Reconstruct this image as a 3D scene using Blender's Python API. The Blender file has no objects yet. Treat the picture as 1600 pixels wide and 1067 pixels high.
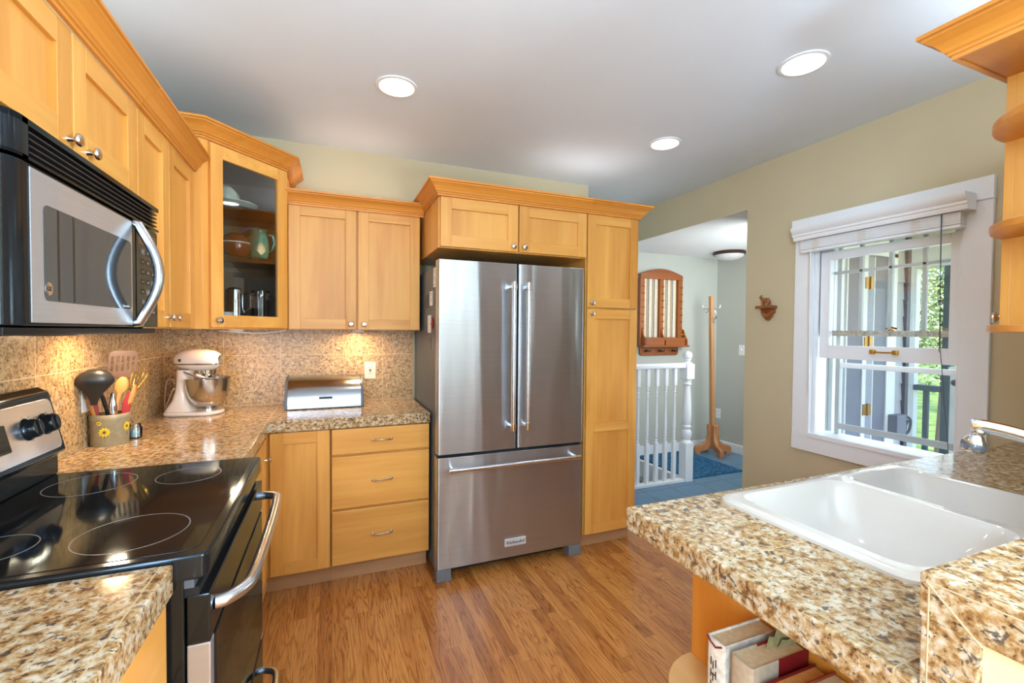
import bpy, bmesh, math, random
from mathutils import Vector, Matrix
random.seed(7)
S = bpy.context.scene
COL = S.collection
PI = math.pi

# ------------------------------------------------------------------ camera
def make_camera():
    yaw, pitch, roll = -0.3830, -0.0228, 0.0080
    c, s = math.cos(yaw), math.sin(yaw)
    fw = Vector((-s, c, 0)); rt = Vector((c, s, 0)); up = Vector((0, 0, 1))
    cp, sp = math.cos(pitch), math.sin(pitch)
    F = fw*cp + up*sp; U2 = up*cp - fw*sp
    cr, sr = math.cos(roll), math.sin(roll)
    R = rt*cr + U2*sr; U = U2*cr - rt*sr
    cam = bpy.data.cameras.new('camera'); o = bpy.data.objects.new('camera', cam); COL.objects.link(o)
    cam.sensor_width = 36; cam.sensor_fit = 'HORIZONTAL'; cam.lens = 36*701.83/1600
    cam.clip_start = 0.02; cam.clip_end = 200
    M = Matrix((R, U, -F)).transposed().to_4x4(); M.translation = Vector((0.9128, -3.175, 1.3848))
    o.matrix_world = M
    S.camera = o
make_camera()

# ------------------------------------------------------------------ world, sun, area lights, exposure
S.view_settings.view_transform = 'Standard'; S.view_settings.look = 'None'
S.view_settings.gamma = 1; S.view_settings.use_curve_mapping = False
S.view_settings.exposure = 0.70
wd = bpy.data.worlds.new('sky'); S.world = wd; wd.use_nodes = True
wn = wd.node_tree.nodes; wl = wd.node_tree.links
sky = wn.new('ShaderNodeTexSky'); sky.sky_type = 'NISHITA'; sky.sun_disc = False
sky.sun_elevation = math.radians(48); sky.sun_rotation = math.radians(210); sky.altitude = 1600
wl.new(sky.outputs[0], wn['Background'].inputs[0]); wn['Background'].inputs[1].default_value = 0.62
def lamp(name, kind, loc, energy, color=(1, 1, 1), look=None, **kw):
    L = bpy.data.lights.new(name, kind); L.energy = energy; L.color = color
    for k, v in kw.items(): setattr(L, k, v)
    o = bpy.data.objects.new(name, L); COL.objects.link(o); o.location = loc
    if look is not None:
        o.rotation_euler = (Vector(look)-Vector(loc)).to_track_quat('-Z', 'Y').to_euler()
    return o
lamp('sun', 'SUN', (0, -8, 12), 4.0, (1, .93, .82), look=(5, 2, 0), angle=.01)
# daylight from the dining-room windows behind the camera, plus an added left fill
DAY = (0.66, 0.90, 1.14)
lamp('dining_window_light', 'AREA', (2.75, -6.35, 1.5), 3.2, DAY, look=(2.65, -1, 1.5), shape='RECTANGLE', size=1.2, size_y=1.9)
lamp('dining_window_light', 'AREA', (0.85, -6.35, 1.5), 10, DAY, look=(.9, -1, 1.5), shape='RECTANGLE', size=1.1, size_y=1.9)
lamp('side_fill_light', 'AREA', (3.66, -4.35, 1.5), 240, (.80, .93, 1.04), look=(0, -3.2, 1.5), shape='RECTANGLE', size=2.0, size_y=1.7)
lamp('side_fill_light', 'AREA', (0.06, -4.15, 1.75), 76, (.62, .90, 1.2), look=(4, -2.3, 1.5), shape='RECTANGLE', size=1.0, size_y=1.7)  # added fill for the right wall and window trim; no window known here
# added fill to lift the ceiling, then strip lights and more fill above cabinets
lamp('ceiling_fill_light', 'AREA', (1.7, -4.3, .85), 40, (.64, .90, 1.16), look=(1.7, -4.3, 3), shape='DISK', size=.5)
lamp('cabinet_top_light', 'AREA', (1.05, -.20, 2.19), .5, (1, .76, .60), look=(1.05, -.22, 3), shape='RECTANGLE', size=.6, size_y=.08)
lamp('cabinet_top_light', 'AREA', (.17, -1.45, 2.19), .7, (.80, .93, 1), look=(.6, -1.45, 3), shape='RECTANGLE', size=.9, size_y=.08)  # added fill for the left ceiling and right wall, not a known fixture
lamp('cabinet_top_light', 'AREA', (3.05, -2.62, 2.21), 2.8, (.78, .92, 1.06), look=(3.1, -2.2, 3), shape='RECTANGLE', size=.6, size_y=.1)  # added to brighten the ceiling and wall on the right
lamp('cabinet_top_light', 'AREA', (2.55, -.40, 2.22), .6, (.92, .92, .95), look=(2.55, -.55, 3), shape='RECTANGLE', size=.5, size_y=.08)
# daylight through the kitchen window and the front-door glass of the hall
lamp('kitchen_window_light', 'AREA', (3.98, -1.62, 1.3), 2.5, (.84, .94, 1), look=(0, -1.62, 1.1), shape='RECTANGLE', size=.64, size_y=1.05)
lamp('hall_door_light', 'AREA', (4.55, -0.66, 1.5), 20, (.90, .95, .97), look=(4.5, 3, 1.1), shape='RECTANGLE', size=.9, size_y=1.5)

# ------------------------------------------------------------------ material helpers
def srgb(r, g, b):
    def f(v):
        v /= 255.0
        return v/12.92 if v <= .04045 else ((v+.055)/1.055)**2.4
    return (f(r), f(g), f(b), 1)
class NT:
    def __init__(s, name):
        s.m = bpy.data.materials.new(name); s.m.use_nodes = True
        s.t = s.m.node_tree; s.b = s.t.nodes['Principled BSDF']; s.out = s.t.nodes['Material Output']
    def n(s, typ, **kw):
        o = s.t.nodes.new('ShaderNode'+typ)
        for k, v in kw.items(): setattr(o, k, v)
        return o
    def l(s, a, b): s.t.links.new(a, b)
    def pos(s, scale=(1, 1, 1), loc=(0, 0, 0), rand=0):
        g = s.n('NewGeometry'); mp = s.n('Mapping')
        mp.inputs['Scale'].default_value = scale; mp.inputs['Location'].default_value = loc
        if rand:
            oi = s.n('ObjectInfo'); v = s.n('VectorMath', operation='MULTIPLY_ADD')
            v.inputs[1].default_value = (rand, rand*1.7, rand*.6)
            s.l(oi.outputs['Random'], v.inputs[0]); s.l(g.outputs['Position'], v.inputs[2]); s.l(v.outputs[0], mp.inputs['Vector'])
        else: s.l(g.outputs['Position'], mp.inputs['Vector'])
        return mp.outputs[0]
    def noise(s, vec, scale=1, detail=4, rough=.55, dist=0):
        o = s.n('TexNoise'); o.inputs['Scale'].default_value = scale; o.inputs['Detail'].default_value = detail
        o.inputs['Roughness'].default_value = rough; o.inputs['Distortion'].default_value = dist
        s.l(vec, o.inputs['Vector']); return o.outputs['Fac']
    def ramp(s, fac, stops, interp='LINEAR'):
        o = s.n('ValToRGB'); o.color_ramp.interpolation = interp
        e = o.color_ramp.elements
        while len(e) < len(stops): e.new(.5)
        for i, (p, c) in enumerate(stops): e[i].position = p; e[i].color = c
        s.l(fac, o.inputs['Fac']); return o.outputs['Color']
    def mix(s, fac, a, b, mode='MIX'):
        o = s.n('MixRGB', blend_type=mode)
        for i, v in ((0, fac), (1, a), (2, b)):
            if hasattr(v, 'is_output') or hasattr(v, 'links'): s.l(v, o.inputs[i])
            else: o.inputs[i].default_value = v
        return o.outputs[0]
    def math(s, op, a, b=None, c=None):
        o = s.n('Math', operation=op)
        for i, v in enumerate((a, b, c)):
            if v is None: continue
            if hasattr(v, 'links'): s.l(v, o.inputs[i])
            else: o.inputs[i].default_value = v
        return o.outputs[0]
    def xyz(s, vec):
        o = s.n('SeparateXYZ'); s.l(vec, o.inputs[0]); return o.outputs
    def bump(s, h, strength=.2, dist=.01):
        o = s.n('Bump'); o.inputs['Strength'].default_value = strength; o.inputs['Distance'].default_value = dist
        s.l(h, o.inputs['Height']); s.l(o.outputs[0], s.b.inputs['Normal'])
    def set(s, **kw):
        for k, v in kw.items():
            k = k.replace('_', ' ')
            if hasattr(v, 'links'): s.l(v, s.b.inputs[k])
            else: s.b.inputs[k].default_value = v
        return s

def flat(name, col, rough=.5, metal=0, var=.06, scale=30, coat=0, bump=0, **kw):
    n = NT(name); f = n.noise(n.pos(), scale, 3)
    a = tuple(max(0, c*(1-var)) for c in col[:3])+(1,); b = tuple(min(1, c*(1+var)) for c in col[:3])+(1,)
    n.set(Base_Color=n.ramp(f, [(.3, a), (.7, b)]), Roughness=rough, Metallic=metal, Coat_Weight=coat, **kw)
    if bump: n.bump(n.noise(n.pos(), scale*4, 2), bump, .002)
    return n.m

def wood(name, axis, light, dark, rough=.34, rand=3.0):
    n = NT(name); k = {'x': (1.6, 30, 30), 'y': (30, 1.6, 30), 'z': (30, 30, 1.6)}[axis]
    k2 = {'x': (.5, 5, 5), 'y': (5, .5, 5), 'z': (5, 5, .7)}[axis]
    f1 = n.noise(n.pos(k, rand=rand), 1, 5, .6, .4); f2 = n.noise(n.pos(k2, rand=rand), 1, 3, .5, .6)
    c1 = n.ramp(f1, [(.25, dark), (.75, light)])
    c2 = n.ramp(f2, [(.3, tuple(v*.84 for v in dark[:3])+(1,)), (.65, tuple(min(1, v*1.05) for v in light[:3])+(1,))])
    c = n.mix(.5, c1, c2)
    oi = n.n('ObjectInfo'); hs = n.n('HueSaturation'); n.l(c, hs.inputs['Color'])
    n.l(n.math('MULTIPLY_ADD', oi.outputs['Random'], .14, .93), hs.inputs['Value'])
    n.set(Base_Color=hs.outputs[0], Roughness=rough+.04, Coat_Weight=.10, Coat_Roughness=.2)
    n.bump(f1, .04, .002)
    return n.m
ML, MD = srgb(232, 174, 90), srgb(206, 134, 50)
MZ, MX, MY = wood('maple_vertical', 'z', ML, MD), wood('maple_crosswise', 'x', ML, MD), wood('maple_lengthwise', 'y', ML, MD)
CL, CD_ = srgb(220, 148, 62), srgb(198, 122, 38)
CX, CY = wood('maple_crown_cross', 'x', CL, CD_), wood('maple_crown_long', 'y', CL, CD_)
CZ = wood('maple_amber_vertical', 'z', CL, CD_)
TOE = wood('toe_kick_birch', 'x', srgb(196, 150, 108), srgb(168, 120, 80))
PINE = wood('pine_light', 'z', srgb(206, 154, 106), srgb(184, 128, 80))
CHERRY = wood('cherry_stain_vertical', 'z', srgb(172, 98, 44), srgb(134, 66, 24))
CHERRYX = wood('cherry_stain_cross', 'x', srgb(172, 98, 44), srgb(134, 66, 24))
WALNUT = wood('carved_walnut', 'z', srgb(160, 96, 48), srgb(100, 50, 22))
GRIN = flat('cabinet_interior', srgb(150, 132, 110), .6)

def oak_floor():
    n = NT('oak_strip_floor'); p = n.pos(); x, y, z = n.xyz(p)
    W = .0572
    row = n.math('FLOOR', n.math('DIVIDE', x, W)); fx = n.math('FRACT', n.math('DIVIDE', x, W))
    wn_ = n.n('TexWhiteNoise', noise_dimensions='1D'); n.l(row, wn_.inputs['W'])
    yo = n.math('MULTIPLY_ADD', wn_.outputs['Value'], 3.1, y)
    yl = n.math('DIVIDE', yo, .82); brd = n.math('FLOOR', yl); fy = n.math('FRACT', yl)
    w2 = n.n('TexWhiteNoise', noise_dimensions='2D'); cv = n.n('CombineXYZ'); n.l(row, cv.inputs[0]); n.l(brd, cv.inputs[1]); n.l(cv.outputs[0], w2.inputs['Vector'])
    r = w2.outputs['Value']
    off = n.math('MULTIPLY', r, 37.0)
    gv = n.n('CombineXYZ'); n.l(n.math('MULTIPLY_ADD', x, 13, off), gv.inputs[0]); n.l(n.math('MULTIPLY_ADD', y, 1.15, off), gv.inputs[1]); n.l(off, gv.inputs[2])
    h = n.noise(gv.outputs[0], 1, 2.5, .5, .5)
    ring = n.math('FRACT', n.math('MULTIPLY', h, 15.0))
    fine = n.noise(n.pos((230, 7, 1)), 1, 4, .7); mid = n.noise(n.pos((60, 2.2, 1)), 1, 3, .6)
    base = n.ramp(r, [(0, srgb(178, 112, 54)), (.3, srgb(196, 130, 66)), (.6, srgb(208, 144, 78)), (.85, srgb(200, 134, 68)), (1, srgb(160, 98, 46))])
    g = n.ramp(ring, [(.0, (.50, .36, .24, 1)), (.10, (.72, .60, .48, 1)), (.34, (1, 1, 1, 1)), (.80, (1.0, 1.0, 1.0, 1)), (1, (.60, .46, .34, 1))])
    c = n.mix(n.math('MULTIPLY_ADD', mid, .9, .38), base, g, 'MULTIPLY')
    c = n.mix(.75, c, n.ramp(fine, [(.36, (.60, .47, .35, 1)), (.50, (1.0, 1.0, 1.0, 1))]), 'MULTIPLY')
    e1 = n.math('LESS_THAN', fx, .020); e2 = n.math('LESS_THAN', fy, .0028)
    c = n.mix(n.math('MULTIPLY', n.math('MAXIMUM', e1, e2), .6), c, srgb(92, 52, 24))
    n.set(Base_Color=c, Roughness=n.math('MULTIPLY_ADD', fine, .14, .22), Coat_Weight=.18, Coat_Roughness=.18)
    n.bump(fine, .05, .001)
    return n.m

def granite(name, gx=None, gy=None, gz=None, tone='counter', rough=.13):
    """speckled granite tile; gx/gy/gz = (period, offset) of grout lines"""
    n = NT(name); p = n.pos()
    big = n.noise(p, 16, 4, .6, .5); mid = n.noise(p, 62, 5, .62, .3); fine = n.noise(p, 150, 3, .6)
    if tone == 'counter':
        c = n.ramp(mid, [(.27, srgb(66, 46, 34)), (.37, srgb(122, 88, 56)), (.44, srgb(160, 124, 80)), (.52, srgb(184, 160, 122)), (.61, srgb(200, 188, 166)), (.74, srgb(212, 208, 198))])
        c = n.mix(n.ramp(big, [(.50, (0, 0, 0, 1)), (.74, (.42, .42, .42, 1))]), c, srgb(186, 140, 78))
        blot = n.ramp(n.noise(p, 46, 3, .55, .8), [(.35, (1, 1, 1, 1)), (.40, (0, 0, 0, 1))])
        c = n.mix(n.math('MULTIPLY', blot, .9), c, n.mix(n.noise(p, 25, 2), srgb(48, 42, 42), srgb(96, 88, 86)))
        flk = n.ramp(n.noise(p, 105, 3, .6, .3), [(.34, (1, 1, 1, 1)), (.40, (0, 0, 0, 1))])
    else:
        c = n.ramp(mid, [(.22, srgb(96, 74, 52)), (.38, srgb(150, 120, 84)), (.5, srgb(186, 156, 112)), (.62, srgb(202, 174, 132)), (.78, srgb(214, 196, 164))])
        c = n.mix(n.ramp(big, [(.45, (0, 0, 0, 1)), (.7, (.4, .4, .4, 1))]), c, srgb(190, 148, 96))
        flk = n.ramp(n.noise(p, 120, 3, .62), [(.385, (1, 1, 1, 1)), (.43, (0, 0, 0, 1))])
    c = n.mix(n.math('MULTIPLY', flk, .8), c, srgb(58, 42, 34))
    xyz = n.xyz(p); g = None
    for ax, spec in zip((0, 1, 2), (gx, gy, gz)):
        if spec is None: continue
        f = n.math('FRACT', n.math('DIVIDE', n.math('SUBTRACT', xyz[ax], spec[1]-20*spec[0]), spec[0]))
        t = n.math('LESS_THAN', f, .0028/spec[0])
        g = t if g is None else n.math('MAXIMUM', g, t)
    if g is not None:
        c = n.mix(g, c, srgb(214, 190, 152) if tone != 'counter' else srgb(188, 162, 120))
        n.set(Roughness=n.math('MULTIPLY_ADD', g, .6, rough))
    else: n.set(Roughness=rough)
    n.set(Base_Color=c, Specular_IOR_Level=.5)
    return n.m

def steel(name, base=.55, rough=.28, wav=0.0, aniso=.75, rot=0.0, metal=.92):
    n = NT(name); f = n.noise(n.pos((3, 3, 260)), 1, 3)
    n.set(Base_Color=n.ramp(f, [(.3, (base*.86, base*.93, base*1.0, 1)), (.7, (base*.95, base*1.03, base*1.11, 1))]), Metallic=metal, Roughness=rough, Anisotropic=aniso, Anisotropic_Rotation=rot)
    t = n.n('Tangent', direction_type='RADIAL', axis='Z'); n.l(t.outputs[0], n.b.inputs['Tangent'])
    if wav: n.bump(n.noise(n.pos((4.8, 4.8, .5)), 1, 2, .45, .4), wav, .02)
    return n.m

def paint(name, col, rough=.75, tex=.12):
    n = NT(name); f = n.noise(n.pos(), 3, 3)
    a = tuple(c*.985 for c in col[:3])+(1,); b = tuple(c*1.015 for c in col[:3])+(1,)
    n.set(Base_Color=n.ramp(f, [(.3, a), (.7, b)]), Roughness=rough, Specular_IOR_Level=.3)
    if tex: n.bump(n.noise(n.pos(), 120, 2), tex, .002)
    return n.m

def glass(name, tint=(1, 1, 1, 1), refl=1.0, dens=1.0):
    n = NT(name); tr = n.n('BsdfTransparent'); tr.inputs[0].default_value = tint
    gl = n.n('BsdfGlossy'); gl.inputs['Roughness'].default_value = .02; gl.inputs[0].default_value = (1, 1, 1, 1)
    fr = n.n('Fresnel'); fr.inputs['IOR'].default_value = 1.45
    mx = n.n('MixShader'); n.l(n.math('MULTIPLY', fr.outputs[0], refl), mx.inputs[0]); n.l(tr.outputs[0], mx.inputs[1]); n.l(gl.outputs[0], mx.inputs[2])
    n.l(mx.outputs[0], n.out.inputs['Surface']); return n.m

def emit(name, col, st):
    n = NT(name); n.set(Base_Color=col, Emission_Color=col, Emission_Strength=st); return n.m

OAK = oak_floor()
T_ = .308
GR_TOP = granite('granite_counter', gx=(.3125, .295), gy=(.31, .14))
GR_PEN = granite('granite_peninsula', gx=(.62, 1.672), gy=(.31, -2.49))
GR_NEAR = granite('granite_near_counter', gx=(2, .598), gy=(2, -1.5))
GR_BAR = granite('granite_bar')
GR_SPL = granite('granite_splash_back', gx=(T_, 0.002), gz=(T_, .914), tone='splash', rough=.30)
GR_SPLL = granite('granite_splash_left', gy=(T_, 0.006), gz=(T_, .914), tone='splash', rough=.24)
GROUT = flat('grout', srgb(196, 176, 138), .8)
STEEL = steel('brushed_steel_door', .52, .29, .85, .9, .25)
STEELB = steel('brushed_steel', .56, .28, 0, .7, .25, .7)
CHROME = flat('polished_chrome', (.76, .80, .85, 1), .07, 1, .02)
NICKEL = flat('satin_nickel', (.66, .62, .57, 1), .22, 1, .03)
SATIN = flat('satin_handle_steel', (.66, .71, .77, 1), .27, 1, .03)
BRASS = flat('brass', srgb(214, 164, 70), .22, 1, .08)
BRASSD = flat('aged_brass', srgb(150, 112, 48), .35, .9, .2, 60)
def black_gloss(name, base, rough, tint):
    n = NT(name); d = n.n('BsdfDiffuse'); d.inputs[0].default_value = base; g = n.n('BsdfGlossy'); g.inputs[0].default_value = tint
    n.l(n.math('MULTIPLY_ADD', n.noise(n.pos(), 30, 3), .04, rough-.02), g.inputs['Roughness']); fr = n.n('Fresnel'); fr.inputs['IOR'].default_value = 1.5
    mx = n.n('MixShader'); n.l(fr.outputs[0], mx.inputs[0]); n.l(d.outputs[0], mx.inputs[1]); n.l(g.outputs[0], mx.inputs[2]); n.l(mx.outputs[0], n.out.inputs['Surface']); return n.m
BLACK = black_gloss('black_enamel', (.010, .010, .011, 1), .12, (.62, .80, .98, 1))
BLACKG = black_gloss('black_ceramic_glass', (.009, .009, .010, 1), .06, (.58, .78, .98, 1))
BLACKM = flat('black_plastic', (.02, .02, .02, 1), .45, 0, .1)
DKGREY = flat('dark_grey_metal', srgb(90, 101, 112), .42, .3, .05, 8)
MIDGREY = flat('grey_plastic', srgb(112, 114, 118), .5)
VENTBLACK = flat('vent_dark', (.004, .004, .004, 1), .7)  # near-black lining of the microwave and range vents
WALL = paint('olive_beige_paint', srgb(204, 192, 160))
WALLH = paint('grey_green_paint', srgb(188, 190, 181))
CEIL = paint('ceiling_white', srgb(224, 232, 240), .85, .06)
CEILH = paint('hall_ceiling_white', srgb(236, 238, 240), .85, .06)
WHITE = paint('white_trim_paint', srgb(240, 244, 249), .35, 0)
WHITEG = flat('white_gloss_enamel', srgb(206, 200, 191), .12, 0, .01, 5, .5)
WEATHER = flat('weathered_white_wood', srgb(170, 164, 152), .8, 0, .35, 60)
IVORY = flat('ivory_plastic', srgb(232, 222, 206), .35, 0, .02)
PLASTICW = flat('white_plastic', srgb(235, 236, 236), .35, 0, .02)
CREAM = paint('cream_paint', srgb(236, 218, 170))
LIGHTGREYW = paint('pale_grey_paint', srgb(176, 182, 184))
GLASS = glass('window_glass', (1, 1, 1, 1))
CGLASS = glass('cabinet_glass', (.86, .88, .88, 1), 1.0)
CLEAR = glass('clear_glassware', (.93, .95, .95, 1), 2.2)
SCREEN = (lambda n: (n.l(n.n('BsdfTransparent').outputs[0], n.out.inputs['Surface']), n.m)[1])(NT('insect_screen_base'))
def screen_mat():
    n = NT('insect_screen'); tr = n.n('BsdfTransparent'); df = n.n('BsdfDiffuse'); df.inputs[0].default_value = (.25, .28, .33, 1)
    mx = n.n('MixShader'); mx.inputs[0].default_value = .14; n.l(tr.outputs[0], mx.inputs[1]); n.l(df.outputs[0], mx.inputs[2]); n.l(mx.outputs[0], n.out.inputs['Surface']); return n.m
SCREEN = screen_mat()
LAMP = emit('lamp_glow', (1, .97, .93, 1), 6.0)
WARM = emit('warm_lamp_glow', (1, .72, .42, 1), 9.0)

def slate():
    n = NT('slate_tile'); p = n.pos(); x, y, z = n.xyz(p)
    t = .305
    fx = n.math('FRACT', n.math('DIVIDE', n.math('ADD', x, 10.0), t)); fy = n.math('FRACT', n.math('DIVIDE', n.math('ADD', y, 10.09), t))
    rx = n.math('FLOOR', n.math('DIVIDE', n.math('ADD', x, 10.0), t)); ry = n.math('FLOOR', n.math('DIVIDE', n.math('ADD', y, 10.09), t))
    cv = n.n('CombineXYZ'); n.l(rx, cv.inputs[0]); n.l(ry, cv.inputs[1]); w = n.n('TexWhiteNoise', noise_dimensions='2D'); n.l(cv.outputs[0], w.inputs['Vector'])
    c = n.mix(n.noise(p, 9, 5, .6, .6), srgb(66, 108, 142), srgb(118, 156, 184)); c = n.mix(n.math('MULTIPLY', w.outputs['Value'], .4), c, srgb(92, 130, 154))
    g = n.math('MAXIMUM', n.math('LESS_THAN', fx, .02), n.math('LESS_THAN', fy, .02)); c = n.mix(g, c, srgb(60, 68, 74))
    n.set(Base_Color=c, Roughness=.34); n.bump(n.noise(p, 30, 4), .25, .004); return n.m
SLATE = slate()
def rug():
    n = NT('blue_rug_pile'); p = n.pos()
    vo = n.n('TexVoronoi', feature='DISTANCE_TO_EDGE'); vo.inputs['Scale'].default_value = 22; n.l(p, vo.inputs['Vector'])
    c = n.ramp(vo.outputs['Distance'], [(0, srgb(16, 52, 80)), (.14, srgb(36, 102, 146)), (.5, srgb(50, 120, 162))])
    n.set(Base_Color=c, Roughness=.95); n.bump(n.noise(p, 260, 2), .5, .004); return n.m
RUG = rug()

# ------------------------------------------------------------------ mesh builder
class MB:
    """collects shapes in world coordinates (or a local frame) and links them as ONE mesh object"""
    def __init__(s, O=(0, 0, 0), r=None, n=None):
        s.v = []; s.f = []; s.mi = []; s.sm = []; s.mats = []
        s.frame(O, r, n)
    def frame(s, O=(0, 0, 0), r=None, n=None):
        s.O = Vector(O); s.r = Vector(r) if r else Vector((1, 0, 0)); s.n = Vector(n) if n else None
        if s.n is None: s.A = (Vector((1, 0, 0)), Vector((0, 1, 0)), Vector((0, 0, 1)))
        else: s.A = (s.r.normalized(), s.n.normalized(), Vector((0, 0, 1)))
        return s
    def axes(s, O, a, b, c): s.O = Vector(O); s.A = (Vector(a).normalized(), Vector(b).normalized(), Vector(c).normalized()); return s
    def P(s, p): return s.O + s.A[0]*p[0] + s.A[1]*p[1] + s.A[2]*p[2]
    def m(s, mat):
        if mat not in s.mats: s.mats.append(mat)
        return s.mats.index(mat)
    def add(s, vs, fs, mat, smooth=False):
        b = len(s.v); s.v += [s.P(p) for p in vs]; k = s.m(mat)
        for f in fs: s.f.append([b+i for i in f]); s.mi.append(k); s.sm.append(smooth)
        return s
    def box(s, x0, x1, y0, y1, z0, z1, mat):
        x0, x1 = min(x0, x1), max(x0, x1); y0, y1 = min(y0, y1), max(y0, y1); z0, z1 = min(z0, z1), max(z0, z1)
        vs = [(x, y, z) for x in (x0, x1) for y in (y0, y1) for z in (z0, z1)]
        return s.add(vs, [(0, 1, 3, 2), (4, 6, 7, 5), (0, 4, 5, 1), (2, 3, 7, 6), (0, 2, 6, 4), (1, 5, 7, 3)], mat)
    def prism(s, poly, a0, a1, mat, plane='xy', smooth=True):
        """extrude a 2D polygon: plane xy -> along z, xz -> along y, yz -> along x"""
        def q(u, v, w): return {'xy': (u, v, w), 'xz': (u, w, v), 'yz': (w, u, v)}[plane]
        n = len(poly); vs = [q(u, v, a0) for u, v in poly] + [q(u, v, a1) for u, v in poly]
        s.add(vs, [tuple(range(n))[::-1], tuple(range(n, 2*n))], mat)
        b = len(s.v)-2*n; k = s.m(mat)
        for i in range(n):
            j = (i+1) % n; s.f.append([b+i, b+j, b+n+j, b+n+i]); s.mi.append(k); s.sm.append(smooth)
        return s
    def lathe(s, prof, c, mat, seg=28, axis=2, sx=1, sy=1, caps=True, a0=0, a1=2*PI):
        """prof = [(radius, height)]; axis 0/1/2 is the spin axis in the current frame"""
        full = abs(a1-a0-2*PI) < 1e-6; N = seg if full else seg+1
        vs = []
        for r, h in prof:
            for i in range(N):
                a = a0+(a1-a0)*i/seg; u, v = r*math.cos(a)*sx, r*math.sin(a)*sy
                p = {2: (u, v, h), 0: (h, u, v), 1: (u, h, v)}[axis]; vs.append((c[0]+p[0], c[1]+p[1], c[2]+p[2]))
        fs = []
        for k in range(len(prof)-1):
            for i in range(seg):
                j = (i+1) % N; fs.append((k*N+i, k*N+j, (k+1)*N+j, (k+1)*N+i))
        s.add(vs, fs, mat, True)
        if caps and full:
            b = len(s.v)-len(vs); k = s.m(mat)
            if prof[0][0] > 1e-5: s.f.append([b+i for i in range(N)][::-1]); s.mi.append(k); s.sm.append(False)
            if prof[-1][0] > 1e-5: s.f.append([b+(len(prof)-1)*N+i for i in range(N)]); s.mi.append(k); s.sm.append(False)
        return s
    def tube(s, pts, rad, mat, seg=10, sy=1.0, caps=True):
        pts = [Vector(p) for p in pts]; R = rad if isinstance(rad, (list, tuple)) else [rad]*len(pts)
        vs = []; up = Vector((0.13, .21, 1)).normalized(); prev = None
        for i, p in enumerate(pts):
            d = (pts[min(i+1, len(pts)-1)]-pts[max(i-1, 0)]).normalized()
            if prev is None:
                u = d.cross(up);
                if u.length < .2: u = d.cross(Vector((1, 0, 0)))
            else: u = prev - d*prev.dot(d)
            u.normalize(); w = d.cross(u); prev = u
            for k in range(seg):
                a = 2*PI*k/seg; vs.append(tuple(p + u*math.cos(a)*R[i] + w*math.sin(a)*R[i]*sy))
        fs = [(i*seg+k, i*seg+(k+1) % seg, (i+1)*seg+(k+1) % seg, (i+1)*seg+k) for i in range(len(pts)-1) for k in range(seg)]
        s.add(vs, fs, mat, True)
        if caps:
            b = len(s.v)-len(vs); q = s.m(mat); n = len(pts)
            s.f.append([b+k for k in range(seg)][::-1]); s.mi.append(q); s.sm.append(False)
            s.f.append([b+(n-1)*seg+k for k in range(seg)]); s.mi.append(q); s.sm.append(False)
        return s
    def ball(s, c, r, mat, seg=16, rings=10, sx=1, sy=1, sz=1):
        prof = [(max(1e-6, math.sin(PI*i/rings))*r, -math.cos(PI*i/rings)*r*sz) for i in range(rings+1)]
        return s.lathe(prof, c, mat, seg, 2, sx, sy, False)
    def build(s, name, parent=None, bevel=0, label=None, cat=None, group=None, kind=None, auto=False, subsurf=0, bseg=2):
        me = bpy.data.meshes.new(name); L = root_loc(parent)
        me.from_pydata([tuple(v-L) for v in s.v], [], s.f); me.update()
        for mt in s.mats: me.materials.append(mt)
        for i, p in enumerate(me.polygons): p.material_index = s.mi[i]; p.use_smooth = s.sm[i]
        bm = bmesh.new(); bm.from_mesh(me); bmesh.ops.recalc_face_normals(bm, faces=bm.faces); bm.to_mesh(me); bm.free()
        if any(s.sm): me.set_sharp_from_angle(angle=math.radians(38))
        o = bpy.data.objects.new(name, me); COL.objects.link(o)
        if parent is not None: o.parent = parent
        if bevel:
            b = o.modifiers.new('edge', 'BEVEL'); b.width = bevel; b.segments = bseg; b.limit_method = 'ANGLE'; b.angle_limit = math.radians(40)
        if subsurf:
            q = o.modifiers.new('smooth', 'SUBSURF'); q.levels = subsurf; q.render_levels = subsurf
        meta(o, label, cat, group, kind); return o
def meta(o, label=None, cat=None, group=None, kind=None):
    if label: o['label'] = label
    if cat: o['category'] = cat
    if group: o['group'] = group
    if kind: o['kind'] = kind
    return o
def root_loc(p):
    L = Vector((0, 0, 0))
    while p is not None: L += Vector(p.location); p = p.parent
    return L
def thing(name, label, cat, loc, group=None):
    o = bpy.data.objects.new(name, None); o.empty_display_size = .05; COL.objects.link(o); o.location = loc
    return meta(o, label, cat, group)
def struct(mb, name, bevel=0, parent=None): return mb.build(name, parent, bevel, kind='structure' if parent is None else None)
def text(name, body, parent, O, r, u, size, mat, extrude=.0004, bold=False):
    c = bpy.data.curves.new(name, 'FONT'); c.body = body; c.size = size; c.extrude = extrude; c.align_x = 'CENTER'; c.align_y = 'CENTER'
    if bold: c.offset = size*.012
    c.materials.append(mat); o = bpy.data.objects.new(name, c); COL.objects.link(o)
    r, u = Vector(r).normalized(), Vector(u).normalized(); w = r.cross(u)
    M = Matrix((r, u, w)).transposed().to_4x4()
    if parent is not None: o.parent = parent
    me = bpy.data.meshes.new_from_object(o); bpy.data.objects.remove(o)
    o = bpy.data.objects.new(name, me); COL.objects.link(o)
    if parent is not None: o.parent = parent
    o.rotation_euler = M.to_euler(); o.location = Vector(O)-root_loc(parent); return o
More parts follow.
